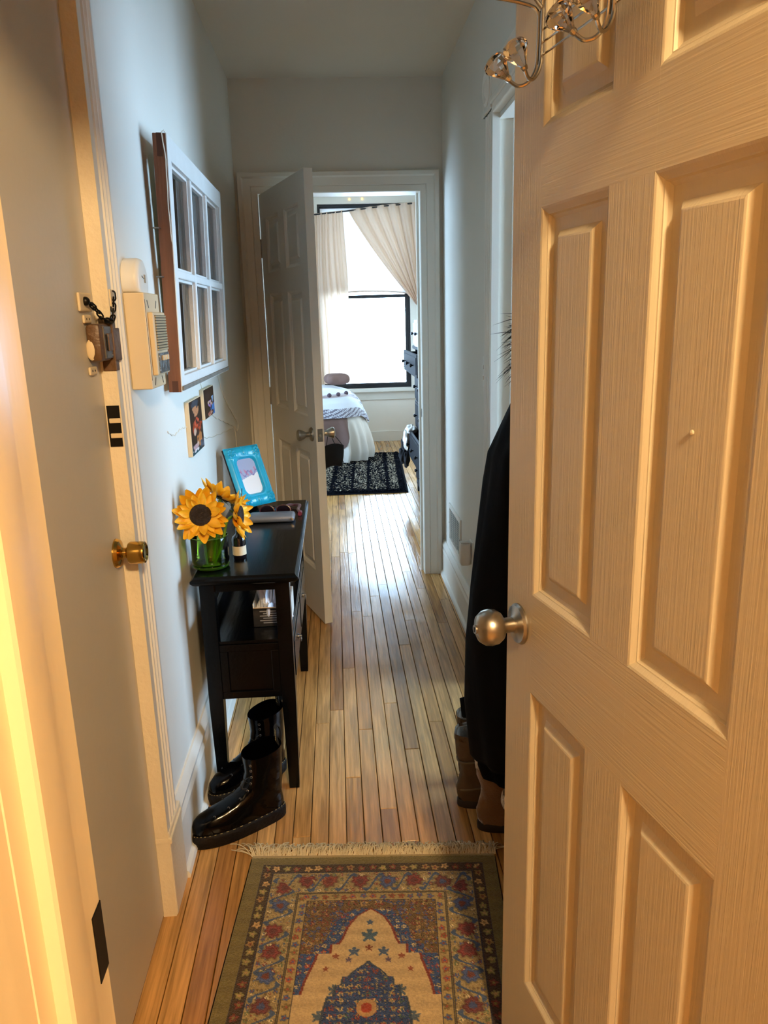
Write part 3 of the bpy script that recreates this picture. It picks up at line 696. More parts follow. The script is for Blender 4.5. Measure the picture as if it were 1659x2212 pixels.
def ring_pull(parent, x, y, z):
    b = B(); b.lathe([(.008, 0), (.008, .003), (.004, .005), (.004, .012)], 14, (x, y, z), 'x'); o = b.obj('knob', m_steel, parent, True)
    b = B(); b.tube([(x + .010, y + .009 * math.cos(a), z - .008 + .009 * math.sin(a)) for a in [2 * PI * i / 16 for i in range(16)]], .0013, 6, True); b.obj('ring', m_steel, o, True)
for ya, yb in ((2.156, 2.530), (2.538, 2.920)):
    b = B(); b.box(-.180, -.163, ya, yb, .334, .488, .002); dr = b.obj('drawer', m_black, tb)
    bb = B(); bb.box(-.163, -.1605, ya + .02, yb - .02, .354, .468, .001); bb.obj('drawer_panel', m_black, dr)
    ring_pull(dr, -.1605, (ya + yb) / 2, .412)
# carton with tissue on the shelf
m_card = M('tan_cardboard', '#c9ad86', .8); m_tiss = M('white_tissue', '#dfe2ec', .9, bump=.4, bscale=40)
ca = thing('carton', 'open white carton with printed dark front on the table shelf', 'box', (-.285, 2.215, .502))
b = B(); b.box(0, .115, 0, .003, 0, .060); b.obj('front_wall', M('dark_print_card', '#16171a', .5), ca)
b = B(); b.box(0, .003, .003, .15, 0, .075); b.box(.112, .115, .003, .15, 0, .075); b.box(0, .115, .15, .153, 0, .075); b.box(0, .115, 0, .153, 0, .002); b.obj('carton_walls', m_offwhite, ca)
b = B(); b.add([(0, 0, .060), (.115, 0, .060), (.112, -.030, .074), (.005, -.030, .074), (0, .0015, .061), (.115, .0015, .061), (.112, -.029, .0755), (.005, -.029, .0755)], [(0, 1, 2, 3), (4, 7, 6, 5), (0, 4, 5, 1), (2, 6, 7, 3), (1, 5, 6, 2), (3, 7, 4, 0)]); b.obj('flap', m_card, ca)
m_txt = M('grey_print', '#8d9096', .6)
for k in range(6):
    b = B(); wd = (.05, .07, .06, .072, .05, .064)[k]; z = .050 - k * .0075; b.box(.020 + .01 * (k % 2), .020 + .01 * (k % 2) + wd, -.0006, 0, z, z + .003); b.obj('printed_line', m_txt, ca)
ti = thing('tissue_paper', 'crumpled white tissue paper stuffed in the carton on the shelf', 'paper', (-.285, 2.215, .502))
def crum(cx, cy, cz, rx, ry, rz, seed):
    rs = np.random.RandomState(seed); ph = rs.uniform(0, 6, 12)
    def f(u, v):
        a, e = u * 2 * PI, v * PI * .5
        k = 1 + .22 * math.sin(5 * a + ph[0] + 3 * e) + .14 * math.sin(11 * a + ph[1] - 7 * e) + .1 * math.sin(9 * e + ph[2] + 2 * a)
        return (cx + rx * k * math.cos(a) * math.cos(e), cy + ry * k * math.sin(a) * math.cos(e), cz + rz * k * math.sin(e))
    return f
b = B(); b.grid(48, 20, crum(.057, .075, .01, .045, .062, .105, 3)); b.obj('crumple', m_tiss, ti)
b = B(); b.grid(40, 16, crum(.040, .050, .03, .020, .03, .085, 5)); b.obj('crumple', m_tiss, ti)

# ------------------------------------------------------------------ vase and sunflowers
m_gglass = thin_glass('green_glass', (.42, .56, .10), .03)
va = thing('glass_vase', 'short green glass vase holding the sunflowers on the table', 'vase', (-.390, 2.167, TZ))
b = B(); b.lathe([(.001, .004), (.044, .004), (.051, .010), (.054, .022), (.054, .092), (.053, .096)], 40, caps=False); b.obj('vase_wall', m_gglass, va, True)
b = B(); b.lathe([(.001, 0), (.046, 0), (.052, .004), (.054, .010), (.051, .011), (.044, .006), (.001, .006)], 40, caps=False); b.obj('vase_base', M('dark_green_glass_base', '#2c4a14', .08, spec=.6), va, True)
b = B(); b.tube([(.0535 * math.cos(a), .0535 * math.sin(a), .096) for a in [2 * PI * i / 40 for i in range(40)]], .0014, 6, True); b.obj('vase_rim', M('green_rim', '#4d7a28', .08, spec=.6), va, True)
m_petal = M('yellow_petal', '#f3bd18', .55, var=.35, vscale=40, col2='#dc980e', stretch=(1, .25, 1)); m_petal2 = M('pale_yellow_petal', '#fbd23a', .55, var=.3, vscale=30, col2='#eaaf1a')
m_disc = M('brown_seed_head', '#2a1c12', .9, var=.5, vscale=120, bump=.8, bscale=160); m_stem = M('green_stem', '#6f9a2c', .5, var=.3, vscale=30)
m_leaf = M('dark_green_leaf', '#39521f', .6, var=.3, vscale=20)
def petal(L, W, cup, curl, mats):
    b = B(); n = 7; m = 3
    def f(u, v):
        wd = W * math.sin(PI * min(.975, .16 + .815 * v ** .85)) ** .75
        x = (u - .5) * 2 * wd
        return (x, L * v, cup * (abs(u - .5) * 2) ** 2 * math.sin(PI * v) + curl * v * v - .006 * math.sin(PI * v))
    b.grid(m + 2, n + 2, f); return b
pet = [petal(.053, .0170, .008, .010, m_petal).mesh('petal', m_petal, True, 80), petal(.046, .0150, .007, -.010, m_petal2).mesh('petal', m_petal2, True, 80), petal(.056, .0145, .010, .020, m_petal).mesh('petal', m_petal, True, 80)]
def sunflower(head, face, size, label, vase, nP=(17, 15), seed=0):
    rs = random.Random(seed); t = thing('sunflower', label, 'flower', (vase[0], vase[1], vase[2]), group='sunflowers in the green vase')
    hv = Vector(head) - Vector(vase); f = Vector(face).normalized(); q = f.to_track_quat('Z', 'Y').to_matrix().to_4x4()
    P = cr([(0, 0, .006), (hv.x * .35, hv.y * .35, hv.z * .45), tuple(hv - f * .035 - Vector((0, 0, .015))), tuple(hv - f * .006)], 8)
    b = B(); b.tube(P, .0042, 8); b.obj('stem', m_stem, t, True)
    base = Matrix.Translation(hv) @ q
    b = B(); r = .030 * size
    b.T = base; prof = [(.001, -.010), (r * .7, -.009), (r, -.003), (r * 1.02, .004), (r * .92, .009), (r * .62, .0105), (r * .52, .007), (r * .30, .006), (.001, .007)]
    b.lathe(prof, 32); b.obj('seed_head', m_disc, t, True, 70)
    b = B(); b.T = base
    for k in range(10):
        a = 2 * PI * k / 10; c, s_ = math.cos(a), math.sin(a); L = .03 * size
        b.add([(r * .5 * c - .007 * s_, r * .5 * s_ + .007 * c, -.008), (r * .5 * c + .007 * s_, r * .5 * s_ - .007 * c, -.008), ((r * .6 + L) * c, (r * .6 + L) * s_, -.016)], [(0, 1, 2)])
    b.obj('sepals', m_leaf, t)
    for rowi, n in enumerate(nP):
        for k in range(n):
            a = 2 * PI * (k + .5 * rowi) / n + rs.uniform(-.09, .09)
            me = pet[rs.choice((0, 2)) if rowi == 0 else rs.choice((0, 1, 1))]
            o = bpy.data.objects.new('petal', me); COL.objects.link(o); o.parent = t
            tilt = rs.uniform(-.05, .30) if rowi == 0 else rs.uniform(.30, .75)
            m = base @ Matrix.Rotation(a, 4, 'Z') @ Matrix.Translation((0, r * .86, -.004 + .005 * rowi)) @ Matrix.Rotation(tilt, 4, 'X') @ Matrix.Rotation(rs.uniform(-.4, .4), 4, 'Y')
            s_ = size * rs.uniform(.85, 1.08) * (1 if rowi == 0 else .82)
            o.matrix_local = m @ Matrix.Scale(s_, 4)
    return t
sunflower((-.397, 2.105, .893), (.16, -1, .18), 1.0, 'largest sunflower facing the entrance, brown seed head fully visible', (-.400, 2.155, TZ + .006), (18, 16), 1)
sunflower((-.350, 2.215, .920), (.50, .30, .80), 1.0, 'sunflower at the back of the vase turned up and away', (-.386, 2.180, TZ + .006), (15, 13), 2)
sunflower((-.300, 2.170, .872), (.96, -.12, .05), .95, 'smaller sunflower leaning right above the dark bottle', (-.380, 2.165, TZ + .006), (14, 12), 3)
# dark bottle with label
bt = thing('diffuser_bottle', 'dark glass bottle with cream label and thin reeds behind the vase', 'bottle', (-.316, 2.245, TZ))
b = B(); b.lathe([(.001, 0), (.019, 0), (.0205, .003), (.0205, .060), (.019, .066), (.010, .074), (.0075, .078), (.0075, .095), (.001, .095)], 28); b.obj('bottle_glass', M('dark_amber_glass', '#120e14', .06, spec=.7, coat=.5), bt, True, 50)
b = B(); b.lathe([(.0208, .012), (.0208, .040)], 28, caps=False); b.obj('label', M('cream_label', '#d8ccb0', .7), bt, True)
for (dx, dy, L) in ((.012, .07, .20), (-.02, .05, .17), (-.030, .09, .16)):
    b = B(); b.tube([(0, 0, .06), (dx, dy, L)], .0014, 6); b.obj('reed', m_iron, bt)

# ------------------------------------------------------------------ turquoise picture frame
m_turq = M('turquoise_enamel', '#1fb2de', .25, var=.18, vscale=14, coat=.3)
W_, H_ = .162, .240; tl = math.radians(25)
wv_ = Vector((.737, .675, 0)); nv_ = Vector((.675, -.737, 0)); uv_ = Vector((0, 0, 1)) * math.cos(tl) - nv_ * math.sin(tl); no_ = nv_ * math.cos(tl) + Vector((0, 0, 1)) * math.sin(tl)
pf = thing('picture_frame', 'bright turquoise ornate picture frame leaning on the far end of the table', 'picture frame')
Mx = Matrix(((wv_.x, uv_.x, no_.x, -.378), (wv_.y, uv_.y, no_.y, 2.822), (wv_.z, uv_.z, no_.z, TZ + .009), (0, 0, 0, 1))); pf.matrix_world = Mx
def rr(x, y, hx, hy, r):
    qx, qy = abs(x) - hx + r, abs(y) - hy + r
    return math.hypot(max(qx, 0), max(qy, 0)) + min(max(qx, qy), 0) - r
def fh(u, v):
    x, y = (u - .5) * W_, (v - .5) * H_
    di = rr(x, y, .042, .071, .024); do = -rr(x, y, W_ / 2, H_ / 2, .012)
    z = .004
    if di > 0:
        t = di / (di + max(do, 1e-5)); z = .006 + .014 * math.sin(PI * min(1, t * 1.02)) ** .7 + .004 * math.exp(-((t - .12) / .08) ** 2)
        cxn, cyn = W_ / 2 - .022, H_ / 2 - .026
        dx, dy = abs(x) - cxn, abs(y) - cyn; rd = math.hypot(dx, dy)
        if rd < .030:
            a = math.atan2(dy, dx); z += (.006 * abs(math.cos(a * 4)) + .003 * math.cos(rd * 420)) * sm(.030, .010, rd)
        if abs(x) < .018 and abs(y) > .085: z += .004 * abs(math.cos(x * 230)) * sm(.018, .004, abs(x))
    return (x + W_ / 2, y + H_ / 2, z)
b = B(); b.grid(73, 105, fh); b.obj('frame_moulding', m_turq, pf, True, 60)
b = B(); b.box(.002, W_ - .002, .002, H_ - .002, -.008, .0045, .002); b.obj('frame_back', M('black_backing', '#15171a', .7), pf)
b = B(); nu, nv = 36, 56; b.grid(nu, nv, lambda u, v: (W_ / 2 + (u - .5) * .086, H_ / 2 + (v - .5) * .144, .0055)); o = b.obj('picture', attr_mat('sketch_print', .12, spec=.6), pf)
U, V = np.meshgrid(np.linspace(0, 1, nu), np.linspace(0, 1, nv)); u, v = U.ravel(), V.ravel(); c = np.tile(np.array(lin('#a9b6d8')), (nu * nv, 1))
k = v < .42 + .16 * u; c[k] = lin('#f4f5f8')
k = (np.abs(v - .62 - .05 * np.sin(9 * u)) < .06) & (np.sin(23 * u + 9 * v) > .2) & (u > .1) & (u < .9); c[k] = lin('#c58bab')
k = (np.abs(v - .58 - .07 * np.sin(14 * u + 1)) < .018); c[k] = lin('#8a7fb8')
dye(o, c)
b = B(); b.T = None; b.add([(.055, .02, -.008), (.105, .02, -.008), (.090, .135, -.008), (.070, .135, -.008), (.055, .0105, -.0885), (.105, .0105, -.0885)], [(0, 1, 2, 3), (3, 2, 5, 4), (0, 3, 4), (1, 5, 2)]); b.obj('easel_back', M('black_velvet', '#101114', .95), pf)

# grey case, glasses, keys
m_gcase = M('grey_hard_case', '#6d6f74', .4, var=.06, bump=.1, bscale=200)
gc = thing('glasses_case', 'flat grey hard case lying near the picture frame', 'case', (-.335, 2.640, TZ))
b = B(); b.box(0, .165, 0, .075, 0, .026, .011); b.obj('case_shell', m_gcase, gc, True, 60)
b = B(); b.lathe([(.001, 0), (.005, 0), (.005, -.0015), (.001, -.002)], 14, (.156, .0005, .012), 'y'); b.obj('stud', m_nickel, gc)
b = B(); b.box(.004, .161, .003, .072, .0125, .0135); b.obj('seam', M('case_seam', '#3c3d40', .5), gc)
sg = thing('sunglasses', 'maroon sunglasses folded between the grey case and the frame', 'sunglasses', (-.245, 2.745, TZ))
m_mar = M('maroon_plastic', '#3a1420', .2, coat=.3)
for dx in (-.03, .03):
    b = B(); b.tube([(dx + .026 * math.cos(a), .004 * math.sin(a), .020 + .019 * math.sin(a)) for a in [2 * PI * i / 20 for i in range(20)]], .0024, 6, True); r_ = b.obj('rim', m_mar, sg, True)
    b = B(); b.grid(2, 2, lambda u, v: (0, 0, 0)) if False else b.lathe([(.001, 0), (.024, 0), (.024, .001), (.001, .001)], 20, (dx, 0, .020), 'y', sx=.75); b.obj('lens', M('dark_lens', '#1a0d12', .08, spec=.7), r_)
b = B(); b.tube(cr([(-.008, 0, .026), (0, .002, .030), (.008, 0, .026)], 5), .002, 6); b.obj('bridge', m_mar, sg)
for s_ in (-1, 1):
    b = B(); b.tube(cr([(s_ * .056, .002, .026), (s_ * .058, .012, .022), (s_ * .02, .020 + .006 * s_, .012), (-s_ * .05, .024 + .006 * s_, .006)], 6), .0022, 6); b.obj('temple', m_mar, sg)
ky = thing('key_ring', 'bunch of silver keys on a split ring next to the grey case', 'keys', (-.285, 2.745, TZ + .004))
b = B(); b.tube([(.016 * math.cos(a), .016 * math.sin(a), 0) for a in [2 * PI * i / 20 for i in range(20)]], .0014, 6, True); b.obj('split_ring', m_nickel, ky, True)
for k, a in enumerate((2.6, 3.4, 4.2)):
    b = B(); b.T = Matrix.Rotation(a, 4, 'Z') @ Matrix.Translation((.016, 0, .0004 + k * .002)); b.box(.010, .040, -.003, .003, -.001, .001); b.lathe([(.001, -.001), (.010, -.001), (.010, .001), (.001, .001)], 16, (.006, 0, 0)); b.obj('key', m_nickel if k else m_brass, ky)
ln = thing('lanyard', 'dark maroon folded fabric strap at the far right corner of the table', 'strap', (-.205, 2.80, TZ))
b = B(); P = cr([(-.02, -.01, .006), (.0, .035, .016), (.02, .06, .010), (.045, .04, .014), (.040, .0, .008), (.050, -.045, .007)], 8); b.tube(P, .0055, 8); b.obj('strap', M('maroon_fabric', '#4a1c2a', .8, sheen=.3), ln, True)
b = B(); b.lathe([(.001, 0), (.008, 0), (.008, .028), (.001, .028)], 16, (.050, -.075, .0085), 'y'); b.obj('clip', M('maroon_clip', '#71283a', .35), ln, True)

# ------------------------------------------------------------------ boots
m_pat = M('black_patent_leather', '#020203', .12, spec=.17, bump=.12, bscale=18, bdist=.02)
m_sole = M('dark_brown_sole', '#0e0a08', .6, spec=.2, bump=.4, bscale=90, var=.3, vscale=30); m_stitch = M('yellow_stitch', '#a8925a', .8)
m_inner = M('black_lining', '#0a0a0b', .8)
def egg(xb, xf, wb, wf, z, n=36, sk=0):
    out = []
    for i in range(n):
        a = 2 * PI * i / n; c, s = math.cos(a), math.sin(a); x = (xb + xf) / 2 + (xf - xb) / 2 * (abs(c) ** .9) * (1 if c > 0 else -1)
        t = (x - xb) / max(1e-6, xf - xb); wd = wb + (wf - wb) * sm(.2, .75, t)
        out.append((x, wd * (abs(s) ** .85) * (1 if s > 0 else -1) + sk * (t - .4), z))
    return out
def combat_boot(name, label, loc, ang, lean, h=.225, lettering='AirWair'):
    """x axis towards the toe, origin under the heel"""
    t = thing(name, label, 'boot', loc, ang, 'black boots by the console table'); sh = lean
    b = B(); rings = []
    for z, ins in ((.0, .004), (.004, .001), (.030, .0), (.036, .001), (.040, .004)): rings.append(egg(-.030 + ins, .258 - ins, .040 - ins, .050 - ins, z))
    b.loft(rings); so = b.obj('platform_sole', m_sole, t, True, 50)
    b = B()
    for k in range(46):
        a0, a1 = k / 46, (k + .62) / 46; e = egg(-.0272, .2552, .0372, .0472, .0405, 46 * 3); P = [e[int(q * 138) % 138] for q in (a0, (a0 + a1) / 2, a1)]; b.tube(P, .0008, 5)
    b.obj('welt_stitch', m_stitch, so)
    prof = [(.038, -.024, .249, .034, .044), (.050, -.025, .252, .036, .046), (.064, -.024, .250, .037, .045), (.078, -.022, .236, .037, .042), (.088, -.021, .205, .037, .040), (.098, -.021, .165, .037, .039), (.112, -.021, .128, .037, .038), (.128, -.022, .102, .038, .038), (.148, -.023, .090, .040, .040), (.175, -.024, .086, .043, .043), (.20, -.025, .088, .046, .046), (h, -.026, .090, .048, .048)]
    R_ = []
    for z, xb, xf, wb, wf in prof:
        k = sm(.11, h, z) * sh; e = egg(xb, xf, wb, wf, z); e = [(x, y + k, zz + (.020 * (1 - (x + .03) / .12) * sm(.15, h, zz) if zz > .15 else 0)) for x, y, zz in e]; R_.append(e)
    b = B(); inner = [[((x - .03) * .93 + .03, (y - sh) * .93 + sh, z) for x, y, z in R_[-1]], [((x - .03) * .90 + .03, (y - sh) * .90 + sh, z - .06) for x, y, z in R_[-1]], [((x - .03) * .7 + .03, (y - sh * .6) * .7 + sh * .6, z - .11) for x, y, z in R_[-1]]]
    b.loft(R_ + inner, True, True); b.obj('upper', m_pat, t, True, 60)
    # eyelets, laces and front facings on both sides of the opening
    zs = [.086, .098, .113, .130, .150, .170, .190, .207]
    def front(z):
        for i in range(len(prof) - 1):
            if prof[i][0] <= z <= prof[i + 1][0]:
                q = (z - prof[i][0]) / (prof[i + 1][0] - prof[i][0]); return [prof[i][j] + (prof[i + 1][j] - prof[i][j]) * q for j in range(1, 5)]
        return prof[-1][1:]
    def surf(z, ang_):
        xb, xf, wb, wf = front(z); k = sm(.11, h, z) * sh
        c, s_ = math.cos(ang_), math.sin(ang_); x = (xb + xf) / 2 + (xf - xb) / 2 * c ** .9
        return Vector((x, wf * abs(s_) ** .85 * (1 if s_ > 0 else -1) + k, z + (.020 * (1 - (x + .03) / .12) * sm(.15, h, z) if z > .15 else 0)))
    rg = B(); rg.tube([(0, .0032 * math.cos(a), .0032 * math.sin(a)) for a in [2 * PI * i / 12 for i in range(12)]], .0011, 5, True); r0 = None
    for s_ in (-1, 1):
        for z in zs:
            p = surf(z, s_ * .62); q = Vector((.8, s_ * .6, .25 if z < .12 else .05)).to_track_quat('X', 'Z').to_euler()
            if r0 is None: r0 = rg.obj('eyelet', m_steel, t, True); r0.location = p; r0.rotation_euler = q
            else: inst(r0, t, p, q)
    b = B()
    for i, z in enumerate(zs[3:5]):
        a, c = surf(z, .6), surf(z, -.6); m_ = surf(z, 0.02) + Vector((.0008, 0, .0008)); b.tube(cr([a, m_, c], 5), .0014, 6)
    a = surf(zs[5], .5); b.tube(cr([a, a + Vector((.02, .015, .005)), a + Vector((.028, .01, -.02)), a + Vector((.012, .004, -.03))], 5), .0016, 5)
    b.obj('laces', M('black_lace', '#0c0c0d', .8), t)
    # heel loop
    p0 = Vector((-.025, sh, h + .012)); b = B(); wdt = .009
    lp = cr([p0, p0 + Vector((-.005, 0, .028)), p0 + Vector((.002, 0, .052)), p0 + Vector((.010, 0, .046)), p0 + Vector((.009, 0, .018)), p0 + Vector((.004, 0, -.010))], 5)
    b.loft([[(p.x, p.y - wdt, p.z), (p.x, p.y + wdt, p.z), (p.x + .0015, p.y + wdt, p.z), (p.x + .0015, p.y - wdt, p.z)] for p in lp]); hl = b.obj('heel_loop', M('black_webbing', '#15140f', .8), t)
    fc = bpy.data.curves.new('loop_text', 'FONT'); fc.body = lettering; fc.size = .0115; fc.align_x = 'CENTER'; fc.align_y = 'CENTER'; fc.extrude = .0002
    fo = bpy.data.objects.new('tmp', fc); COL.objects.link(fo); dg = bpy.context.evaluated_depsgraph_get(); me = bpy.data.meshes.new_from_object(fo.evaluated_get(dg)); bpy.data.objects.remove(fo)
    me.materials.clear(); me.materials.append(m_stitch); to = bpy.data.objects.new('loop_lettering', me); COL.objects.link(to); to.parent = hl
    to.location = p0 + Vector((.0120, 0, .024)); to.rotation_euler = (PI / 2, -PI / 2 , PI / 2)
    return t
combat_boot('combat_boot', 'black patent platform boot nearest the rug, toe pointing at the baseboard', (-.230, 1.984, .0004), math.atan2(-.465, -.885), .0)
combat_boot('combat_boot', 'black patent boot behind the other, between the table legs', (-.240, 2.218, .0004), math.atan2(-.657, -.754), -.004, .220)

def soft_boot(name, label, loc, ang, h, mat, solemat, collar, cmat, group, L=.26, strap=None):
    t = thing(name, label, 'boot', loc, ang, group)
    b = B(); b.loft([egg(-.03, L - .03, .036, .046, 0), egg(-.031, L - .028, .037, .047, .004), egg(-.031, L - .028, .037, .047, .020), egg(-.029, L - .031, .035, .045, .024)]); b.obj('sole', solemat, t, True, 50)
    prof = [(.022, -.028, L - .034, .034, .044), (.045, -.034, L - .032, .037, .045), (.065, -.032, L - .045, .037, .043), (.085, -.024, L * .70, .034, .041), (.105, -.019, L * .52, .033, .039), (.13, -.021, L * .42, .037, .040), (.17, -.030, L * .39, .043, .044), (h, -.038, L * .40, .049, .049)]
    R_ = [[(x + .003 * math.sin(z * 70 + i), y + .002 * math.sin(z * 55 + i * 2), z) for i, (x, y, z) in enumerate(egg(xb, xf, wb, wf, z))] for z, xb, xf, wb, wf in prof]
    sc = lambda k, dz: [((x - .03) * k + .03, y * k, z + dz) for x, y, z in R_[-1]]
    b = B(); b.loft(R_ + [sc(.90, 0), sc(.85, -.05), sc(.6, -.09)]); b.obj('upper', mat, t, True, 70)
    b = B(); n = 36
    def col(u, v):
        a = u * 2 * PI; e = v * 2 * PI; px, py, pz = R_[-1][int(u * 35.99) % 36]; rr_ = collar * (1 + .22 * math.sin(13 * a) * math.sin(3 * e + 5 * a))
        return (px * (1) + (px - .03) * 4 * rr_ * math.cos(e) * .9, py + py * 4 * rr_ * math.cos(e) * .9, pz + rr_ * 1.5 * math.sin(e))
    b.grid(72, 12, col); b.obj('collar', cmat, t, True, 80)
    if strap:
        for z in strap[0]:
            b = B(); e = [Vector(q) * 1 for q in egg(ip([p[0] for p in prof], [p[1] for p in prof], z) - .001, ip([p[0] for p in prof], [p[2] for p in prof], z) + .001, ip([p[0] for p in prof], [p[3] for p in prof], z) + .001, ip([p[0] for p in prof], [p[4] for p in prof], z) + .001, z)]; b.tube([q + Vector((0, 0, .02 * (q.x - .03) / .1)) for q in e], .003, 6, True); b.obj('strap', strap[1], t, True)
    return t
m_tan = M('tan_suede', '#7d5a33', .95, var=.25, vscale=12, sheen=.5, bump=.2, bscale=150); m_fleece = M('cream_fleece', '#d9ccb2', 1.0, bump=1.0, bscale=110, sheen=.5, bdist=.02)
m_gsu = M('olive_brown_leather', '#5d4d38', .8, var=.3, vscale=14, bump=.2, bscale=80); m_dsole = M('dark_rubber', '#1d1610', .6)
g_r = 'shoes along the right wall'
soft_boot('winter_boot', 'olive brown winter boot with straps, toe to the wall, under the coat', (.338, 1.985, .0004), .05, .235, m_gsu, m_dsole, .006, m_gsu, g_r, strap=((.07, .165), M('grey_tan_strap', '#6d6048', .8)))
soft_boot('winter_boot', 'second olive brown winter boot, just beyond its mate towards the bedroom', (.362, 2.10, .0004), .06, .225, m_gsu, m_dsole, .006, m_gsu, g_r, strap=((.07, .155), M('grey_tan_strap_b', '#6d6048', .8)))
soft_boot('shearling_boot', 'tan suede boot with cream fleece collar in front of the winter boots', (.378, 1.872, .0004), .0, .222, m_tan, m_dsole, .013, m_fleece, g_r, .255)
soft_boot('shearling_boot', 'tan suede boot with fleece collar mostly hidden by the entrance door edge', (.428, 1.725, .0004), .0, .185, m_tan, m_dsole, .013, m_fleece, g_r, .245)
sl_ = thing('slipper', 'pale pink slipper tip peeking out at the rug edge beside the entrance door', 'slipper', (.475, 1.570, .0095), math.radians(176), g_r)
m_pink = M('dusty_pink_suede', '#b08a72', .9)
b = B(); b.loft([egg(-.03, .115, .04, .044, .0005), egg(-.031, .117, .041, .046, .010), egg(-.03, .115, .040, .044, .016)]); b.obj('sole', m_pink, sl_, True, 60)
b = B(); b.loft([egg(.01, .115, .038, .043, .016), egg(.01, .114, .038, .042, .030), egg(.012, .105, .034, .036, .044), egg(.02, .09, .022, .024, .052)]); b.obj('vamp', m_pink, sl_, True, 60)

# ------------------------------------------------------------------ coat on the right wall
m_coat = M('black_coat_fabric', '#07090d', .9, var=.25, vscale=4, bump=.25, bscale=14, bdist=.02, spec=.15)
ct = thing('coat', 'long black winter coat with fur trim hanging on the right wall', 'coat', (.555, 1.79, 0))
def coat_rings(prof, n=40, ph=0):
    out = []
    for z, xl, hy, yc in prof:       # xl protrusion from the wall (leftwards), half depth along y
        r = []
        for i in range(n):
            a = 2 * PI * i / n; k = 1 + .05 * math.sin(5 * a + z * 5 + ph) + .035 * math.sin(9 * a - z * 9)
            c, s_ = math.cos(a), math.sin(a)
            x = -xl / 2 - xl / 2 * (abs(c) ** .7) * (1 if c > 0 else -1) * k
            r.append((min(0.014, x), yc + hy * s_ * k, z))
        out.append(r)
    return out
b = B(); b.loft(coat_rings([(.285, .232, .10, .0), (.30, .240, .105, 0), (.45, .250, .11, 0), (.62, .252, .11, 0), (.75, .243, .11, 0), (.90, .220, .11, 0), (1.02, .203, .11, 0), (1.09, .192, .11, 0), (1.15, .165, .11, 0), (1.24, .125, .10, 0), (1.40, .11, .09, 0), (1.52, .06, .06, 0), (1.60, .03, .03, 0)])); b.obj('coat_body', m_coat, ct, True, 70)
b = B(); b.loft(coat_rings([(.215, .205, .08, .02), (.25, .215, .085, .02), (.30, .218, .09, .01)], ph=1)); b.obj('inner_hem', M('black_lining_cloth', '#030304', .95, spec=.1), ct, True, 70)
b = B(); b.loft(coat_rings([(.355, .246, .03, .08), (.39, .248, .035, .08), (.41, .250, .03, .08), (.415, .235, .025, .08)], 24)); b.obj('cuff', m_coat, ct, True, 70)
b = B(); rs = random.Random(4)
for k in range(210):
    a = rs.uniform(-.95, .95); zc = 1.36 + .05 * rs.uniform(-1, 1) + .02 * math.cos(a * 2); p = Vector((-.095 + rs.uniform(-.02, .02), a * .08 - .02, zc - .02 * rs.random()))
    d = Vector((-1 + rs.uniform(-.5, .5), rs.uniform(-.9, .5), rs.uniform(-.7, .6))).normalized() * rs.uniform(.03, .085)
    e = p + d * .5 + Vector((0, 0, -.006)); b.tube([p, e, p + d + Vector((0, 0, -.022))], [.0015, .0010, .0002], 3, caps=False)
fo = b.obj('fur_trim', M('black_fur', '#0b0b10', .7), ct); fo['kind'] = 'stuff'
hk = thing('coat_hook', 'small metal coat hook on the right wall holding the black coat', 'hook', (WR, 1.79, 1.60))
b = B(); b.box(-.004, 0, -.012, .012, -.03, .03, .001); b.obj('hook_plate', m_steel, hk)
b = B(); b.tube(cr([(-.003, 0, -.01), (-.03, 0, -.02), (-.045, 0, -.005), (-.05, 0, .015)], 6), .004, 8); b.obj('hook_arm', m_steel, hk)

# ------------------------------------------------------------------ over-door hook rack with crystal knobs
m_cry = M('clear_crystal', '#f4ece2', .02)
_p = m_cry.node_tree.nodes['Principled BSDF']; _p.inputs['Transmission Weight'].default_value = 1.0; _p.inputs['IOR'].default_value = 1.5
hr = thing('hook_rack', 'wire over-door hook rack with faceted crystal knobs on the entrance door', 'hook rack', (.4005, .5805, .010), dE)
def cyl(pts, r, nm='wire', n=6, par=hr): 
    b = B(); b.tube(cr(pts, n), r, 8); return b.obj(nm, m_chrome, par, True)
def crystal(p, d, par, s=1.0):
    d = Vector(d).normalized(); b = B(); b.T = Matrix.Translation(p) @ d.to_track_quat('Z', 'Y').to_matrix().to_4x4()
    b.lathe([(.003 * s, 0), (.0075 * s, .007 * s), (.0150 * s, .0195 * s), (.0165 * s, .0245 * s), (.0135 * s, .0305 * s), (.006 * s, .0335 * s)], 9); o = b.obj('crystal_knob', m_cry, par)
    b = B(); b.T = Matrix.Translation(p) @ d.to_track_quat('Z', 'Y').to_matrix().to_4x4(); b.lathe([(.0035, -.004), (.0045, -.001), (.0045, .0015), (.002, .002)], 10); b.obj('knob_cap', m_chrome, o)
zb = 1.735 - .010
for k, dz in enumerate((0, .0145, .029)):
    b = B(); b.tube([(.145, .020, zb + dz), (.512, .020, zb + dz)], .0014, 6); b.obj('cross_wire', m_chrome, hr, True)
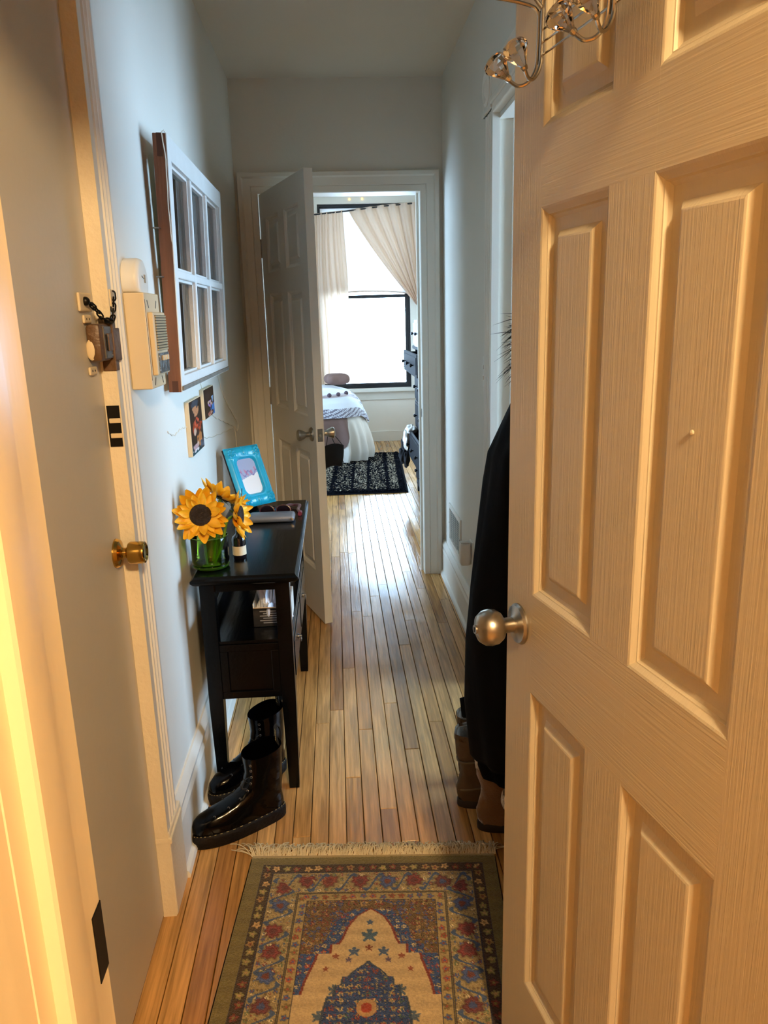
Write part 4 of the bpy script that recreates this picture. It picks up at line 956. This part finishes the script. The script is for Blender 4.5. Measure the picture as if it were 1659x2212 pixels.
for u in (.506, .335, .164):
    # double lower hook: two arms leaving one U and splitting sideways
    for s_ in (-1, 1):
        cyl([(u + s_ * .005, .024, zb + .050), (u + s_ * .005, .025, zb + .01), (u + s_ * .006, .027, zb - .015), (u + s_ * .009, .036, zb - .030), (u + s_ * .016, .047, zb - .033), (u + s_ * .023, .056, zb - .025)], .0024, 'lower_hook')
        crystal((u + s_ * .0240, .0575, zb - .0225), (s_ * .30, .75, .85), hr)
    cyl([(u + .006, .024, zb - .01), (u + .006, .024, zb + .045), (u + .012, .040, zb + .060), (u + .03, .085, zb + .072), (u + .040, .110, zb + .080)], .0024, 'upper_hook', 4)
    crystal((u + .041, .112, zb + .082), (.25, .35, 1), hr)
    cyl([(u, .022, zb - .01), (u, .022, zb + .058), (u - .018, .019, zb + .10), (u - .022, .006, zb + .18), (u - .022, .003, 2.005), (u - .022, .003, 2.0245), (u - .022, -.020, 2.0255), (u - .022, -.038, 2.0245), (u - .022, -.0385, 1.98)], .0024, 'over_door_strap', 6)
    cyl([(u - .002, .024, zb + .052), (u + .010, .045, zb + .085), (u + .012, .070, zb + .125)], .0024, 'middle_hook', 4)
    crystal((u + .0122, .0715, zb + .127), (.0, .5, 1), hr)

# ------------------------------------------------------------------ right wall fittings
vt = thing('floor_vent', 'white metal return vent grille low on the right wall', 'vent', (WR, 3.535, .25))
b = B(); Lv, Hv = .37, .21
for a in ((0, .022, 0, Hv), (Lv - .022, Lv, 0, Hv), (.022, Lv - .022, 0, .022), (.022, Lv - .022, Hv - .022, Hv)): b.box(-.008, 0, a[0], a[1], a[2], a[3], .002)
b.obj('vent_frame', m_trim, vt)
b = B(); b.box(-.0012, 0, .02, Lv - .02, .02, Hv - .02); b.obj('duct', m_dark, vt)
sb = B(); sb.T = Matrix.Rotation(.6, 4, 'Y'); sb.box(-.006, .0, .02, Lv - .02, -.0008, .0008); s0 = None
for k in range(16):
    p = (-.001, 0, .028 + k * .0102)
    if s0 is None: s0 = sb.obj('louvre', m_trim, vt); s0.location = p
    else: inst(s0, vt, p)
for y in (.06, .13, .20, .27, .33):
    b = B(); b.box(-.0055, -.001, y - .001, y + .001, .02, Hv - .02); b.obj('upright', m_trim, vt)
for y, z in ((.011, Hv / 2), (Lv - .011, Hv / 2)):
    b = B(); b.lathe([(.004, 0), (.004, -.0018), (.001, -.0025)], 10, (-.0075, y, z), 'x'); b.obj('screw', m_steel, vt)
ou = thing('wall_outlet', 'white double outlet plate beside the vent on the right wall', 'outlet', (WR, 3.205, .325))
b = B(); b.box(-.005, 0, 0, .072, 0, .116, .002); b.obj('plate', m_offwhite, ou)
b = B(); b.box(-.0065, -.005, .019, .053, .010, .045, .003); b.obj('socket', m_offwhite, ou)
b = B(); b.box(-.0056, -.005, .028, .044, .022, .036); b.obj('socket_slots', m_iron, ou)
nl = thing('plug_in_freshener', 'white rounded plug-in air freshener in the outlet by the vent', 'plug', (WR - .0068, 3.218, .375))
b = B(); b.box(-.048, 0, 0, .048, -.045, .060, .012); b.obj('plug_body', m_offwhite, nl, True, 60)
b = B(); b.box(-.046, -.002, .006, .042, .0605, .064, .001); b.obj('vent_cap', M('pale_grey_plastic', '#c4c2bb', .5), nl)
sw = thing('light_switch', 'white double light switch plate by the side room doorway', 'switch', (WR, 2.905, 1.145))
b = B(); b.box(-.006, 0, 0, .075, 0, .115, .002); b.obj('plate', m_offwhite, sw)
for z in (.030, .070):
    b = B(); b.box(-.014, -.006, .030, .046, z, z + .016, .002); b.obj('toggle', m_offwhite, sw)

# ------------------------------------------------------------------ persian rug
def hsh(i, j, s=0):
    q = np.sin(i * 127.1 + j * 311.7 + s * 74.7) * 43758.5453; return q - np.floor(q)
def rosettes(x, y, cell, base, pal, rad=.42, seed=0, pet=5, amp=.2):
    i, j = np.floor(x / cell), np.floor(y / cell); fx, fy = x / cell - i - .5, y / cell - j - .5
    fx = fx + .25 * (hsh(i, j, seed + 1) - .5); fy = fy + .25 * (hsh(i, j, seed + 2) - .5)
    r = np.hypot(fx, fy); a = np.arctan2(fy, fx); k = hsh(i, j, seed); lim = rad * (1 - amp + amp * np.cos(pet * a + 6 * k) + .10 * np.sin(3 * a + 20 * k))
    out = base.copy(); idx = (k * len(pal)).astype(int) % len(pal)
    P = np.array([lin(p) for p in pal])
    on = r < lim; out[on] = P[idx[on]]
    mi_ = (r < lim * .70) & (r > lim * .55); out[mi_] = out[mi_] * 1.7
    co = r < lim * .40; out[co] = P[((idx + 1) % len(pal))[co]]
    ed = (r >= lim) & (r < lim * 1.22); out[ed] = out[ed] * .55
    return out
RW, RL = .66, 1.06
def rug_cols(x, t):
    n = len(x); tt = np.minimum(t, RL - t); d = np.minimum(RW / 2 - np.abs(x), tt + .008)
    al = np.where(np.minimum(RW / 2 - np.abs(x), 1) < tt + .008, t, x + 5)       # coordinate along the border
    ac = d
    tile = lambda h: np.tile(np.array(lin(h)), (n, 1))
    c = tile('#6f6238')
    g1 = (d >= .04) & (d < .068); q = rosettes(al, ac - .040, .028, tile('#3c2a1a'), ['#8a6a3c', '#6b2f22', '#7f7440', '#b08d5c'], .40, 1); c[g1] = q[g1]
    mb = (d >= .070) & (d < .142); q = rosettes(al, ac - .070, .0715, tile('#a08a5c'), ['#6a2a28', '#5a2a2a', '#3a4a70', '#703428'], .33, 2, 8, .12)
    q2 = rosettes(al + .012, ac - .070, .0179, q, ['#33507e', '#7a2f2a', '#c8b48a', '#5f6a45', '#a08a5c', '#a08a5c'], .34, 3); 
    wide = hsh(np.floor(al / .0715), np.floor((ac - .07) / .0715), 9) < 2; fx = np.abs(al / .0715 - np.floor(al / .0715) - .5); fy = np.abs((ac - .07) / .0715 - .5)
    q = np.where((np.hypot(fx, fy) > .30)[:, None], q2, q); ph_ = al / .0715; lf = np.abs((ac - .106) / .036 - .75 * np.sin(2 * PI * (ph_ + .5))) ; vine = (lf < .16) & (np.hypot(fx, fy) > .33); q[vine] = lin('#39506f'); q3 = rosettes(al + .004, ac, .0105, q, ['#7a3a2c', '#b7a070', '#4a5a70', '#8f7c4e', '#a08a5c', '#6a5a34'], .30, 11, 4); q = np.where(((np.hypot(fx, fy) > .36) & ~vine)[:, None], q3, q); c[mb] = q[mb]
    g2 = (d >= .146) & (d < .170); q = rosettes(al, ac - .146, .024, tile('#a58d5a'), ['#8a3c2a', '#6d5a34', '#9a4a38', '#40527a'], .36, 4); c[g2] = q[g2]
    for a, b_ in ((.0385, .0405), (.0675, .0705), (.1415, .1435), (.1450, .1465), (.1695, .1715)):
        k = (d >= a) & (d < b_); c[k] = lin('#2a2630')
    f = d >= .1715; ax = np.abs(x)
    q = rosettes(x, t, .031, tile('#6a5230'), ['#5a2a26', '#9a7a48', '#34486e', '#6a3a2a', '#7a6a3c'], .40, 5)
    q = rosettes(x + .01, t + .01, .015, q, ['#8a6c40', '#3a4f78', '#6b2f28', '#a88a58', '#6a5230', '#6a5230'], .40, 6)
    q = rosettes(x + .003, t, .0095, q, ['#8a6c40', '#34486e', '#7a3428', '#5a4a2c', '#6a5230'], .34, 12, 4)
    wI = np.interp(tt, [.190, .193, .215, .250, .285, .300, .3005, .326, .3265, .345, .400, .437, .4375, .60], [0, 0, .030, .050, .060, .067, .085, .085, .115, .118, .135, .142, .158, .165])
    blue = f & (ax < wI + .042) & (tt > .192)
    qb = rosettes(x, t, .0185, tile('#2c4a78'), ['#8f7a50', '#2c4a78', '#9a4030', '#c0a878', '#2c4a78', '#1d3257'], .36, 7); c[f] = q[f]; qb = rosettes(x + .003, t + .002, .0095, qb, ['#2c4a78', '#2c4a78', '#8f7a50', '#1d3257', '#8a3c2c'], .34, 14, 4); c[blue] = qb[blue]
    ol = f & (ax < wI + .006) & (tt > .188); c[ol] = lin('#7a2c20'); iv = f & (ax < wI); c[iv] = lin('#c2a678')
    for (cx_, ct_, s_, h) in ((0, .235, .010, '#3f5570'), (0, .275, .024, '#3f5a6c'), (.034, .322, .016, '#3f5570'), (0, .312, .011, '#7a3a22'), (.075, .335, .011, '#8a4a30'), (.072, .425, .017, '#4a5a66'), (.10, .49, .017, '#4a5a66'), (.045, .345, .010, '#5a4a60'), (.095, .37, .009, '#8a4a30')):
        a = np.arctan2(tt - ct_, ax - cx_); r = np.hypot(ax - cx_, tt - ct_); k = iv & (r < s_ * (.66 + .22 * np.cos(5 * a + 1.5) + .12 * np.sin(9 * a))); c[k] = lin(h)
    wM = np.interp(tt, [.350, .353, .375, .390, .3905, .412, .4125, .44, .4405, .48, .60], [0, 0, .028, .040, .052, .055, .066, .070, .082, .09, .098])
    me = f & (ax < wM) & (tt > .353); qm = rosettes(x + .0092, t, .0185, tile('#27406c'), ['#9a8a5a', '#8a3a28', '#27406c', '#b79a6a', '#3f5a50', '#1c2f55'], .38, 8)
    e = f & (ax < wM + .005) & (tt > .350) & ~me; c[e] = lin('#2f3d4e'); qm = rosettes(x + .003, t + .002, .0095, qm, ['#27406c', '#8a7a50', '#27406c', '#7a3428', '#1c2f55'], .34, 13, 4); c[me] = qm[me]
    k = me & (np.hypot(x, tt - .47) < .022); c[k] = lin('#b08a5a'); k = me & (np.hypot(x, tt - .47) < .012); c[k] = lin('#9a3a28')
    st = hsh(np.floor(x / .003), np.floor(t / .0022), 4)[:, None]; broad = (.92 + .08 * np.sin(t * 160))[:, None]
    return c * (.78 + .36 * st) * broad
rg_ = thing('rug', 'persian style runner rug with ivory field, blue medallion and cream fringe', 'rug', (.045, 1.772, .0), math.radians(-4.5))
nu, nv = 331, 531
b = B(); xs = np.linspace(-RW / 2, RW / 2, nu); ts = np.linspace(0, RL, nv); rs = np.random.RandomState(2)
X, Tt = np.meshgrid(xs, ts); zz = .0085 + rs.uniform(-.0006, .0006, X.shape) + .0012 * np.sin(X * 9 + Tt * 4)
edge = np.minimum(RW / 2 - np.abs(X), np.minimum(Tt, RL - Tt)); zz = np.where(edge < .004, .003, zz)
vs = np.stack([X.ravel(), -Tt.ravel(), zz.ravel()], 1)
J, I = np.meshgrid(np.arange(nv - 1), np.arange(nu - 1), indexing='ij'); a = (J * nu + I).ravel(); fs = np.stack([a, a + nu, a + nu + 1, a + 1], 1)
me = bpy.data.meshes.new('pile'); me.from_pydata(vs.tolist(), [], fs.tolist()); m_rug = attr_mat('rug_wool', .95, .35, 700, .3, .1); me.materials.append(m_rug); me.update()
po = bpy.data.objects.new('pile', me); COL.objects.link(po); po.parent = rg_; dye(po, rug_cols(X.ravel(), Tt.ravel()))
b = B(); b.box(-RW / 2, RW / 2, -RL, 0, .0006, .003); b.obj('rug_backing', M('rug_jute', '#8c7c55', .95), rg_)
b = B(); b.box(-RW / 2 + .002, RW / 2 - .002, -.006, .008, .0008, .0065, .002); b.obj('kilim_end', M('kilim_end_wool', '#a9946a', .95, var=.3, vscale=60, stretch=(.2, 3, 1)), rg_)
for s0_, y_ in ((1, .006), (-1, -RL)):
    b = B(); r2 = random.Random(5)
    for k in range(620):
        x = -RW / 2 + RW * k / 619 + r2.uniform(-.003, .003); L = r2.uniform(.028, .058); dx = r2.gauss(.004, .018); hgt = r2.uniform(.003, .018)
        if k < 20: dx -= .03
        P = [(x, y_, .005), (x + dx * .35, y_ + s0_ * L * .4, .004 + hgt), (x + dx * .8 + r2.uniform(-.004, .004), y_ + s0_ * L * .8, .003 + hgt * .6), (x + dx + r2.uniform(-.006, .006), y_ + s0_ * L, .0022)]
        b.tube(cr(P, 2), .0012, 4, caps=False)
    o = b.obj('fringe', M('cream_fringe', '#e2d2ae', .95, var=.25, vscale=40), rg_); o['kind'] = 'stuff'

# ------------------------------------------------------------------ bedroom: bed
m_duvet = M('white_duvet', '#ded8cf', .9, bump=.15, bscale=8, bdist=.03, sheen=.2); m_brn = M('brown_blanket', '#73584f', .95, var=.15, vscale=7, sheen=.4, bump=.2, bscale=60)
bd = thing('bed', 'low bed seen through the doorway under a draped white duvet', 'bed', (-.62, 8.17, 0))
BX, BY = .86, .66
def bedS(th, k):
    """k 0 floor .. 1 centre of the top"""
    ks = [0, .12, .30, .45, .55, .62, .70, .80, 1.0]
    z = ip(ks, [.03, .12, .28, .42, .52, .585, .640, .690, .735], k); sc = ip(ks, [1.03, 1.06, 1.06, 1.03, .985, .93, .85, .68, .0], k)
    fold = (.030 * math.sin(th * 17 + 1.3 * math.sin(th * 5)) + .018 * math.sin(th * 31 + 2)) * sm(.62, .05, k)
    c, s = math.cos(th), math.sin(th); e = .42
    x = (BX * sc + fold) * abs(c) ** e * (1 if c > 0 else -1); y = (BY * sc + fold) * abs(s) ** e * (1 if s > 0 else -1)
    if k < .5 and c > 0: x += .05 * (1 - k / .5) * sm(.2, .9, c)
    return Vector((x, y, z + .012 * math.sin(x * 7) * math.sin(y * 6 + 1) * sm(.6, .8, k)))
b = B(); b.box(-BX + .06, BX - .22, -BY + .12, BY - .12, .14, .34); b.obj('bed_base', M('bed_base_fabric', '#4a4442', .9), bd)
for sx in (-1, 1):
    for sy in (-1, 1):
        bb = B(); bb.lathe([(.02, 0), (.025, .14)], 12, (sx * (BX - .28), sy * (BY - .16), 0)); bb.obj('leg', m_black, bd)
b = B(); b.box(-BX + .08, BX - .24, -BY + .14, BY - .14, .34, .54, .04); b.obj('mattress', m_offwhite, bd)
b = B(); b.grid(260, 44, lambda u, v: bedS(u * 2 * PI, v * .999)); dv = b.obj('duvet', m_duvet, bd, True, 80)
def patch(name, th0, th1, k0, k1, off, mat, label, cat, nu=120, nv=40, lower=None):
    def f(u, v):
        th = th0 + (th1 - th0) * u; ka = k0 if lower is None else k0 + lower(u); k = ka + (k1 - ka) * v
        p = bedS(th, k); q = bedS(th, max(0, k - .02)); n = Vector((p.x, p.y, 0)).normalized() * sm(.8, .5, k) + Vector((0, 0, 1)) * sm(.45, .7, k)
        return bd_loc + p + n.normalized() * off
    b = B(); b.grid(nu, nv, f); o = b.obj(name, mat, None, True, 80); return tag(o, label, cat)
bd_loc = Vector((-.62, 8.17, 0))
patch('brown_blanket', -2.30, -.86, .17, .85, .016, m_brn, 'brown blanket draped over the front side of the bed', 'blanket', lower=lambda u: .38 * sm(.80, 1.0, u))
m_throw = attr_mat('throw_knit', .95, .3, 200, .3, .1)
th_o = patch('throw_blanket', -1.95, .30, .50, .92, .034, m_throw, 'pale patterned throw with small pompoms across the top of the bed', 'blanket', 200, 60, lower=lambda u: -.14 * sm(.62, .95, u))
cc = []
for j in range(60):
    for i in range(200):
        u, v = i / 199, j / 59
        h = '#d7dbe4' if (v > .18) else ('#6d6674' if (math.sin(i * .9) * math.sin(j * 1.7 + i * .5) > -.1) else '#cfd2dc')
        if .44 < v < .54: h = '#b6a9ae'
        if u > .78 and v < .55 and math.sin(i * .7 + j * .8) * math.sin(j * .55) > .15: h = '#5f5864'
        cc.append(lin(h))
dye(th_o, np.array(cc))
pm = B(); pm.sphere((0, 0, 0), .022, 10, 7); p0_ = None
m_pom = M('grey_pompom', '#5a4a52', 1.0, bump=.8, bscale=120)
for xw in (-.52, -.40, -.29, -.18, -.08, .01, .09):
    th = min((-PI * q / 400 for q in range(1, 400)), key=lambda a: abs(bedS(a, .70).x - .62 - xw) + (0 if bedS(a, .70).y < -.3 else 9))
    p = bedS(th, .70) + Vector((0, -.01, .045))
    if p0_ is None: p0_ = pm.obj('pompom', m_pom, th_o, True); p0_.location = bd_loc + p
    else: inst(p0_, th_o, bd_loc + p)
pl = thing('pillow', 'small brown cushion on the far side of the bed', 'pillow', (.0, 8.30, .735), .3)
b = B(); 
def pil(u, v):
    a = u * 2 * PI; e = (v - .5) * PI; k = .85 + .15 * math.cos(4 * a); return (.11 * math.cos(a) * math.cos(e) ** .5 / k, .10 * math.sin(a) * math.cos(e) ** .5 / k, .062 + .060 * math.sin(e))
b.grid(40, 16, pil); b.obj('pillow_case', M('taupe_cotton', '#7d625a', .9), pl, True, 80)

# bedroom rug
br_ = thing('shag_rug', 'navy and cream patterned shag rug beside the bed', 'rug', (0, 0, 0))
rx0, rx1, ry0, ry1 = -1.30, .56, 6.19, 8.10; nu, nv = 232, 238; rs = np.random.RandomState(5)
xs = np.linspace(rx0, rx1, nu); ys = np.linspace(ry0, ry1, nv); X, Y = np.meshgrid(xs, ys); sk = (X - .0) + (Y - ry0) * .03
Z = .014 + rs.uniform(0, .014, X.shape); e = np.minimum(np.minimum(X - rx0, rx1 - X), np.minimum(Y - ry0, ry1 - Y)); Z = np.where(e < .02, .004 + e * .4, Z)
Xs = X + (Y - ry0) * .045
vs = np.stack([Xs.ravel(), Y.ravel(), Z.ravel()], 1); J, I = np.meshgrid(np.arange(nv - 1), np.arange(nu - 1), indexing='ij'); a = (J * nu + I).ravel()
me = bpy.data.meshes.new('shag'); me.from_pydata(vs.tolist(), [], np.stack([a, a + 1, a + nu + 1, a + nu], 1).tolist()); me.materials.append(attr_mat('shag_wool', .95, .5, 160, 0., .05)); me.update()
so_ = bpy.data.objects.new('shag', me); COL.objects.link(so_); so_.parent = br_
c = np.tile(np.array(lin('#090a11')), (X.size, 1)); x, y = X.ravel(), Y.ravel(); colx = (x + 10) / .155; band = np.abs(colx - np.floor(colx) - .5); ci = np.floor(colx)
hh = hsh(ci, ci * 0, 3); dash = np.sin(y * 120 + 1.3 * np.sin(x * 60 + ci) + ci * 2.1) + .45 * rs.uniform(-1, 1, X.size)
k = (dash > .42 + .5 * hh) & (band < .30 + .16 * hh + .06 * np.sin(y * 60 + ci)) & (e.ravel() > .08); c[k] = lin('#a89c88')
dye(so_, c * rs.uniform(.6, 1.2, (X.size, 1)))
b = B(); b.add([(rx0, ry0, .001), (rx1, ry0, .001), (rx1 + .085, ry1, .001), (rx0 + .085, ry1, .001), (rx0, ry0, .004), (rx1, ry0, .004), (rx1 + .085, ry1, .004), (rx0 + .085, ry1, .004)], [(0, 3, 2, 1), (4, 5, 6, 7), (0, 1, 5, 4), (1, 2, 6, 5), (2, 3, 7, 6), (3, 0, 4, 7)]); b.obj('rug_backing', m_iron, br_)

# dresser
m_dres = M('charcoal_blue_paint', '#12171e', .6, var=.08, vscale=5, spec=.25); m_dknob = M('dark_knob', '#14161a', .25, metal=.4)
dx0, dx1, dy0, dy1 = .632, 1.10, 5.25, 6.275
ds = thing('dresser', 'tall charcoal dresser with open drawers along the bedroom right wall', 'dresser', (0, 0, 0))
b = B(); b.box(dx0 + .01, dx1, dy0, dy0 + .02, .09, 1.17); b.box(dx0 + .01, dx1, dy1 - .02, dy1, .09, 1.17); b.box(dx1 - .01, dx1, dy0, dy1, .09, 1.17); b.box(dx0 + .01, dx1, dy0, dy1, .09, .11)
for z in (.31, .54, .77, 1.0): b.box(dx0 + .01, dx1, dy0 + .02, dy1 - .02, z - .008, z + .008)
b.obj('carcass', m_dres, ds)
b = B(); b.box(dx0 - .012, dx1, dy0 - .015, dy1 + .015, 1.17, 1.195, .004); b.obj('dresser_top', m_dres, ds)
b = B(); b.box(dx0 + .005, dx1, dy0 - .005, dy1 + .005, .06, .09, .003)
for y in (dy0, dy1 - .05): b.box(dx0 + .01, dx0 + .06, y, y + .05, 0, .06); b.box(dx1 - .05, dx1, y, y + .05, 0, .06)
b.obj('plinth', m_dres, ds)
DR = [(.115, .302, .0), (.318, .532, .065), (.548, .762, .0), (.778, .992, .0), (1.008, 1.165, .085)]
for k, (za, zb_, out) in enumerate(DR):
    b = B(); b.box(dx0 - out, dx0 + .018 - out, dy0 + .022, dy1 - .022, za, zb_, .003)
    if out: b.box(dx0 + .018 - out, dx0 + .30, dy0 + .03, dy0 + .042, za + .01, zb_ - .015); b.box(dx0 + .018 - out, dx0 + .30, dy1 - .042, dy1 - .03, za + .01, zb_ - .015); b.box(dx0 + .018 - out, dx0 + .30, dy0 + .03, dy1 - .03, za + .008, za + .016)
    d = b.obj('drawer', m_dres, ds)
    b = B(); b.box(dx0 - out - .004, dx0 - out, dy0 + .05, dy1 - .05, za + .02, zb_ - .02, .002); b.obj('drawer_field', m_dres, d)
    for y in (5.45, 5.76, 6.07):
        b = B(); b.lathe([(.005, -.003), (.005, -.014), (.012, -.019), (.014, -.025), (.010, -.031), (.002, -.033)], 14, (dx0 - out, y, (za + zb_) / 2), 'x'); b.obj('knob', m_dknob, d, True)
jb_ = thing('jewelry_chest', 'small silver framed drawer chest with crystal knobs on top of the dresser', 'chest', (.62, 5.62, 1.195))
m_silv = M('antique_silver_paint', '#8f95a0', .35, metal=.4)
b = B(); b.box(0, .28, 0, .50, 0, .20, .004); b.obj('chest_body', m_silv, jb_)
for y in (.02, .26):
    b = B(); b.box(-.010, 0, y, y + .22, .02, .18, .003); d = b.obj('drawer', m_silv, jb_)
    b = B(); b.lathe([(.004, 0), (.004, -.010), (.012, -.018), (.012, -.026), (.002, -.032)], 10, (-.010, y + .11, .10), 'x'); b.obj('knob', m_dknob, d)
# clothes spilling out of the drawer
def rag(name, label, lumps, mat, seed):
    """crumpled cloth made of overlapping folds"""
    b = B(); rs = np.random.RandomState(seed)
    for (x, y, z, rx, ry, rz) in lumps:
        ph = rs.uniform(0, 6, 4)
        def f(u, v):
            a, e = u * 2 * PI, (v - .5) * PI; k = 1 + .16 * math.sin(3 * a + ph[0] + 2 * e) + .10 * math.sin(7 * a + ph[1] - 4 * e) + .06 * math.sin(9 * e + ph[2])
            return (x + rx * k * math.cos(a) * math.cos(e), y + ry * k * math.sin(a) * math.cos(e), z + rz * k * math.sin(e))
        b.grid(25, 15, f)
    return tag(b.obj(name, mat, None, True, 80), label, 'clothing', 'clothes hanging out of the dresser drawer')
rag('white_shirt', 'white shirt bunched over the open dresser drawer', [(.585, 6.14, .535, .045, .09, .035), (.545, 6.15, .455, .026, .07, .075)], M('white_cotton', '#e4e2dd', .9), 1)
rag('black_top', 'black garment hanging lowest from the open dresser drawer', [(.535, 6.20, .40, .030, .05, .06), (.520, 6.20, .315, .036, .05, .06), (.545, 6.17, .29, .025, .04, .065)], M('black_cotton', '#15161c', .9), 2)
# face mask on the bedroom door knob
mk = thing('face_mask', 'black cloth face mask hanging from the bedroom side door knob', 'mask', (0, 0, 0))
kp = d3.matrix_basis @ Vector((.683, .036, .90)); m_mask = M('black_mask_cloth', '#0b0d13', .9)
d_in = Vector((.942, .338, 0)); d_t = Vector((.336, -.942, 0))
mc = kp + d_in * .02 + Vector((0, 0, -.115)) - d_t * .0
ax1 = Vector((.80, .60, 0))
b = B(); b.grid(14, 12, lambda u, v: tuple(mc + ax1 * ((u - .5) * .13 * (1 - .25 * v ** 2)) + Vector((0, 0, -.10 * v + .05 + .012 * math.sin(PI * u))) + d_t * (.022 * math.sin(PI * u) * math.sin(PI * v)))); o = b.obj('mask_cloth', m_mask, mk, True, 80); o.modifiers.new('t', 'SOLIDIFY').thickness = .003
for s_ in (-1, 1):
    top = kp + Vector((0, 0, .0135)) + d_in * .004 * s_; e0 = mc + ax1 * (s_ * .062) + Vector((0, 0, .048)); b = B(); b.tube(cr([e0, e0.lerp(top, .6) + ax1 * s_ * .006, top, e0.lerp(top, .5) - ax1 * s_ * .02, e0 + Vector((0, 0, -.08))], 8), .0016, 6); b.obj('ear_loop', m_mask, mk)

# curtains, rod, roller shade
m_cur = cloth_translucent('cream_curtain', '#dfcdbb', '#eacbae', .50); m_cur2 = cloth_translucent('cream_curtain_swept', '#dfcdbb', '#e6c6a8', .48)
m_shade = cloth_translucent('white_roller_shade', '#ddd8d2', '#e2dcd8', .22)
b = B(); b.tube([(-.30, 8.88, 2.515), (.18, 8.88, 2.555), (.60, 8.88, 2.60), (1.02, 8.88, 2.63)], .008, 8); rd = tag(b.obj('curtain_rod', m_winblk), 'thin black curtain rod sloping across the top of the bedroom window', 'curtain rod')
b = B(); b.sphere((1.03, 8.88, 2.631), .018); b.obj('finial', m_winblk, rd)
for x, z in ((-.28, 2.517), (.98, 2.627)):
    b = B(); b.tube([(x, 8.88, z), (x, 9.0, z)], .005, 6); b.obj('bracket', m_winblk, rd)
rodz = lambda x: ip([-.30, .18, .60, 1.02], [2.515, 2.555, 2.60, 2.63], x)
def curL(u, v):
    x = -.30 + .45 * u + .03 * v * (u - .3); zt = rodz(-.30 + .45 * u) + .012; y = 8.88 + .014 * math.sin(u * 42 + 1.5 * math.sin(u * 9)) * (.4 + v) + .006 * math.sin(u * 83)
    return (x + .01 * math.sin(v * 7 + u * 5), y, zt - v * (zt - .70))
b = B(); b.grid(110, 40, curL); tag(b.obj('curtain', m_cur, None, True, 80), 'straight cream curtain hanging at the left of the bedroom window', 'curtain', 'bedroom curtains')
def curR(u, v):
    x0 = .20 + .78 * u; zt = rodz(x0) + .012; k = v ** 1.15
    xe = .94 + .06 * u; ze = 1.52 - .05 * u + .02
    x = x0 + (xe - x0) * k - .07 * math.sin(PI * v) * (1 - u) * -.5; z = zt + (ze - zt) * v - .05 * math.sin(PI * v) * (1 - u)
    y = 8.875 + .016 * math.sin(u * 38 + v * 2) + .008 * math.sin(u * 75)
    return (x, y, z)
b = B(); b.grid(110, 40, curR); tag(b.obj('curtain', m_cur2, None, True, 80), 'cream curtain swept aside to the right of the bedroom window', 'curtain', 'bedroom curtains')
b = B(); b.grid(30, 30, lambda u, v: (WX0 + .03 + (WX1 - WX0 - .06) * u, 9.012 + .004 * math.sin(v * 20), 2.60 - v * (2.60 - 1.70 + .035 * math.sin(PI * u) * 0 - .0) + .03 * (2 * u - 1) ** 2 * v * -1 + .015 * v)); rs_ = tag(b.obj('roller_shade', m_shade, None, True, 80), 'translucent white roller shade covering the upper half of the bedroom window', 'shade')
b = B(); b.tube([(WX0 + .03 + (WX1 - WX0 - .06) * q / 12, 9.010, 1.715 - .03 * (2 * q / 12 - 1) ** 2) for q in range(13)], .008, 8); b.obj('hem_bar', M('shade_hem', '#c9b5a6', .8), rs_)
m_gold = emit('gold_bulb', (1.0, .62, .12), 4.0)
for k, (x, z) in enumerate(((.22, 2.688), (.36, 2.69), (.985, 1.32))):
    t = thing('fairy_bulb', ('warm fairy bulb above the window, left of the pair', 'warm fairy bulb above the window, right of the pair', 'warm fairy bulb low beside the right window casing')[k], 'fairy light', (x, 8.985 - (.02 if z < 2 else .01), z), group='warm fairy bulbs around the bedroom window')
    b = B(); b.sphere((0, 0, 0), .010, 10, 7); b.obj('bulb', m_gold, t, True)
    b = B(); b.tube([(0, 0, 0), (0, .012, .02)], .002, 5); b.obj('lead', m_wire, t)

# ------------------------------------------------------------------ landing lamp (behind the camera)
lm = thing('ceiling_lamp', 'warm globe ceiling lamp on the landing outside the entrance', 'lamp', (.45, -.80, HC))
b = B(); b.lathe([(.001, 0), (.07, 0), (.07, -.02), (.03, -.035), (.03, -.06)], 24); b.obj('lamp_base', m_brass, lm, True)
b = B(); b.sphere((0, 0, -.15), .10, 20, 14); b.obj('lamp_globe', emit('warm_globe', (1.0, .71, .38), LAMP), lm, True)
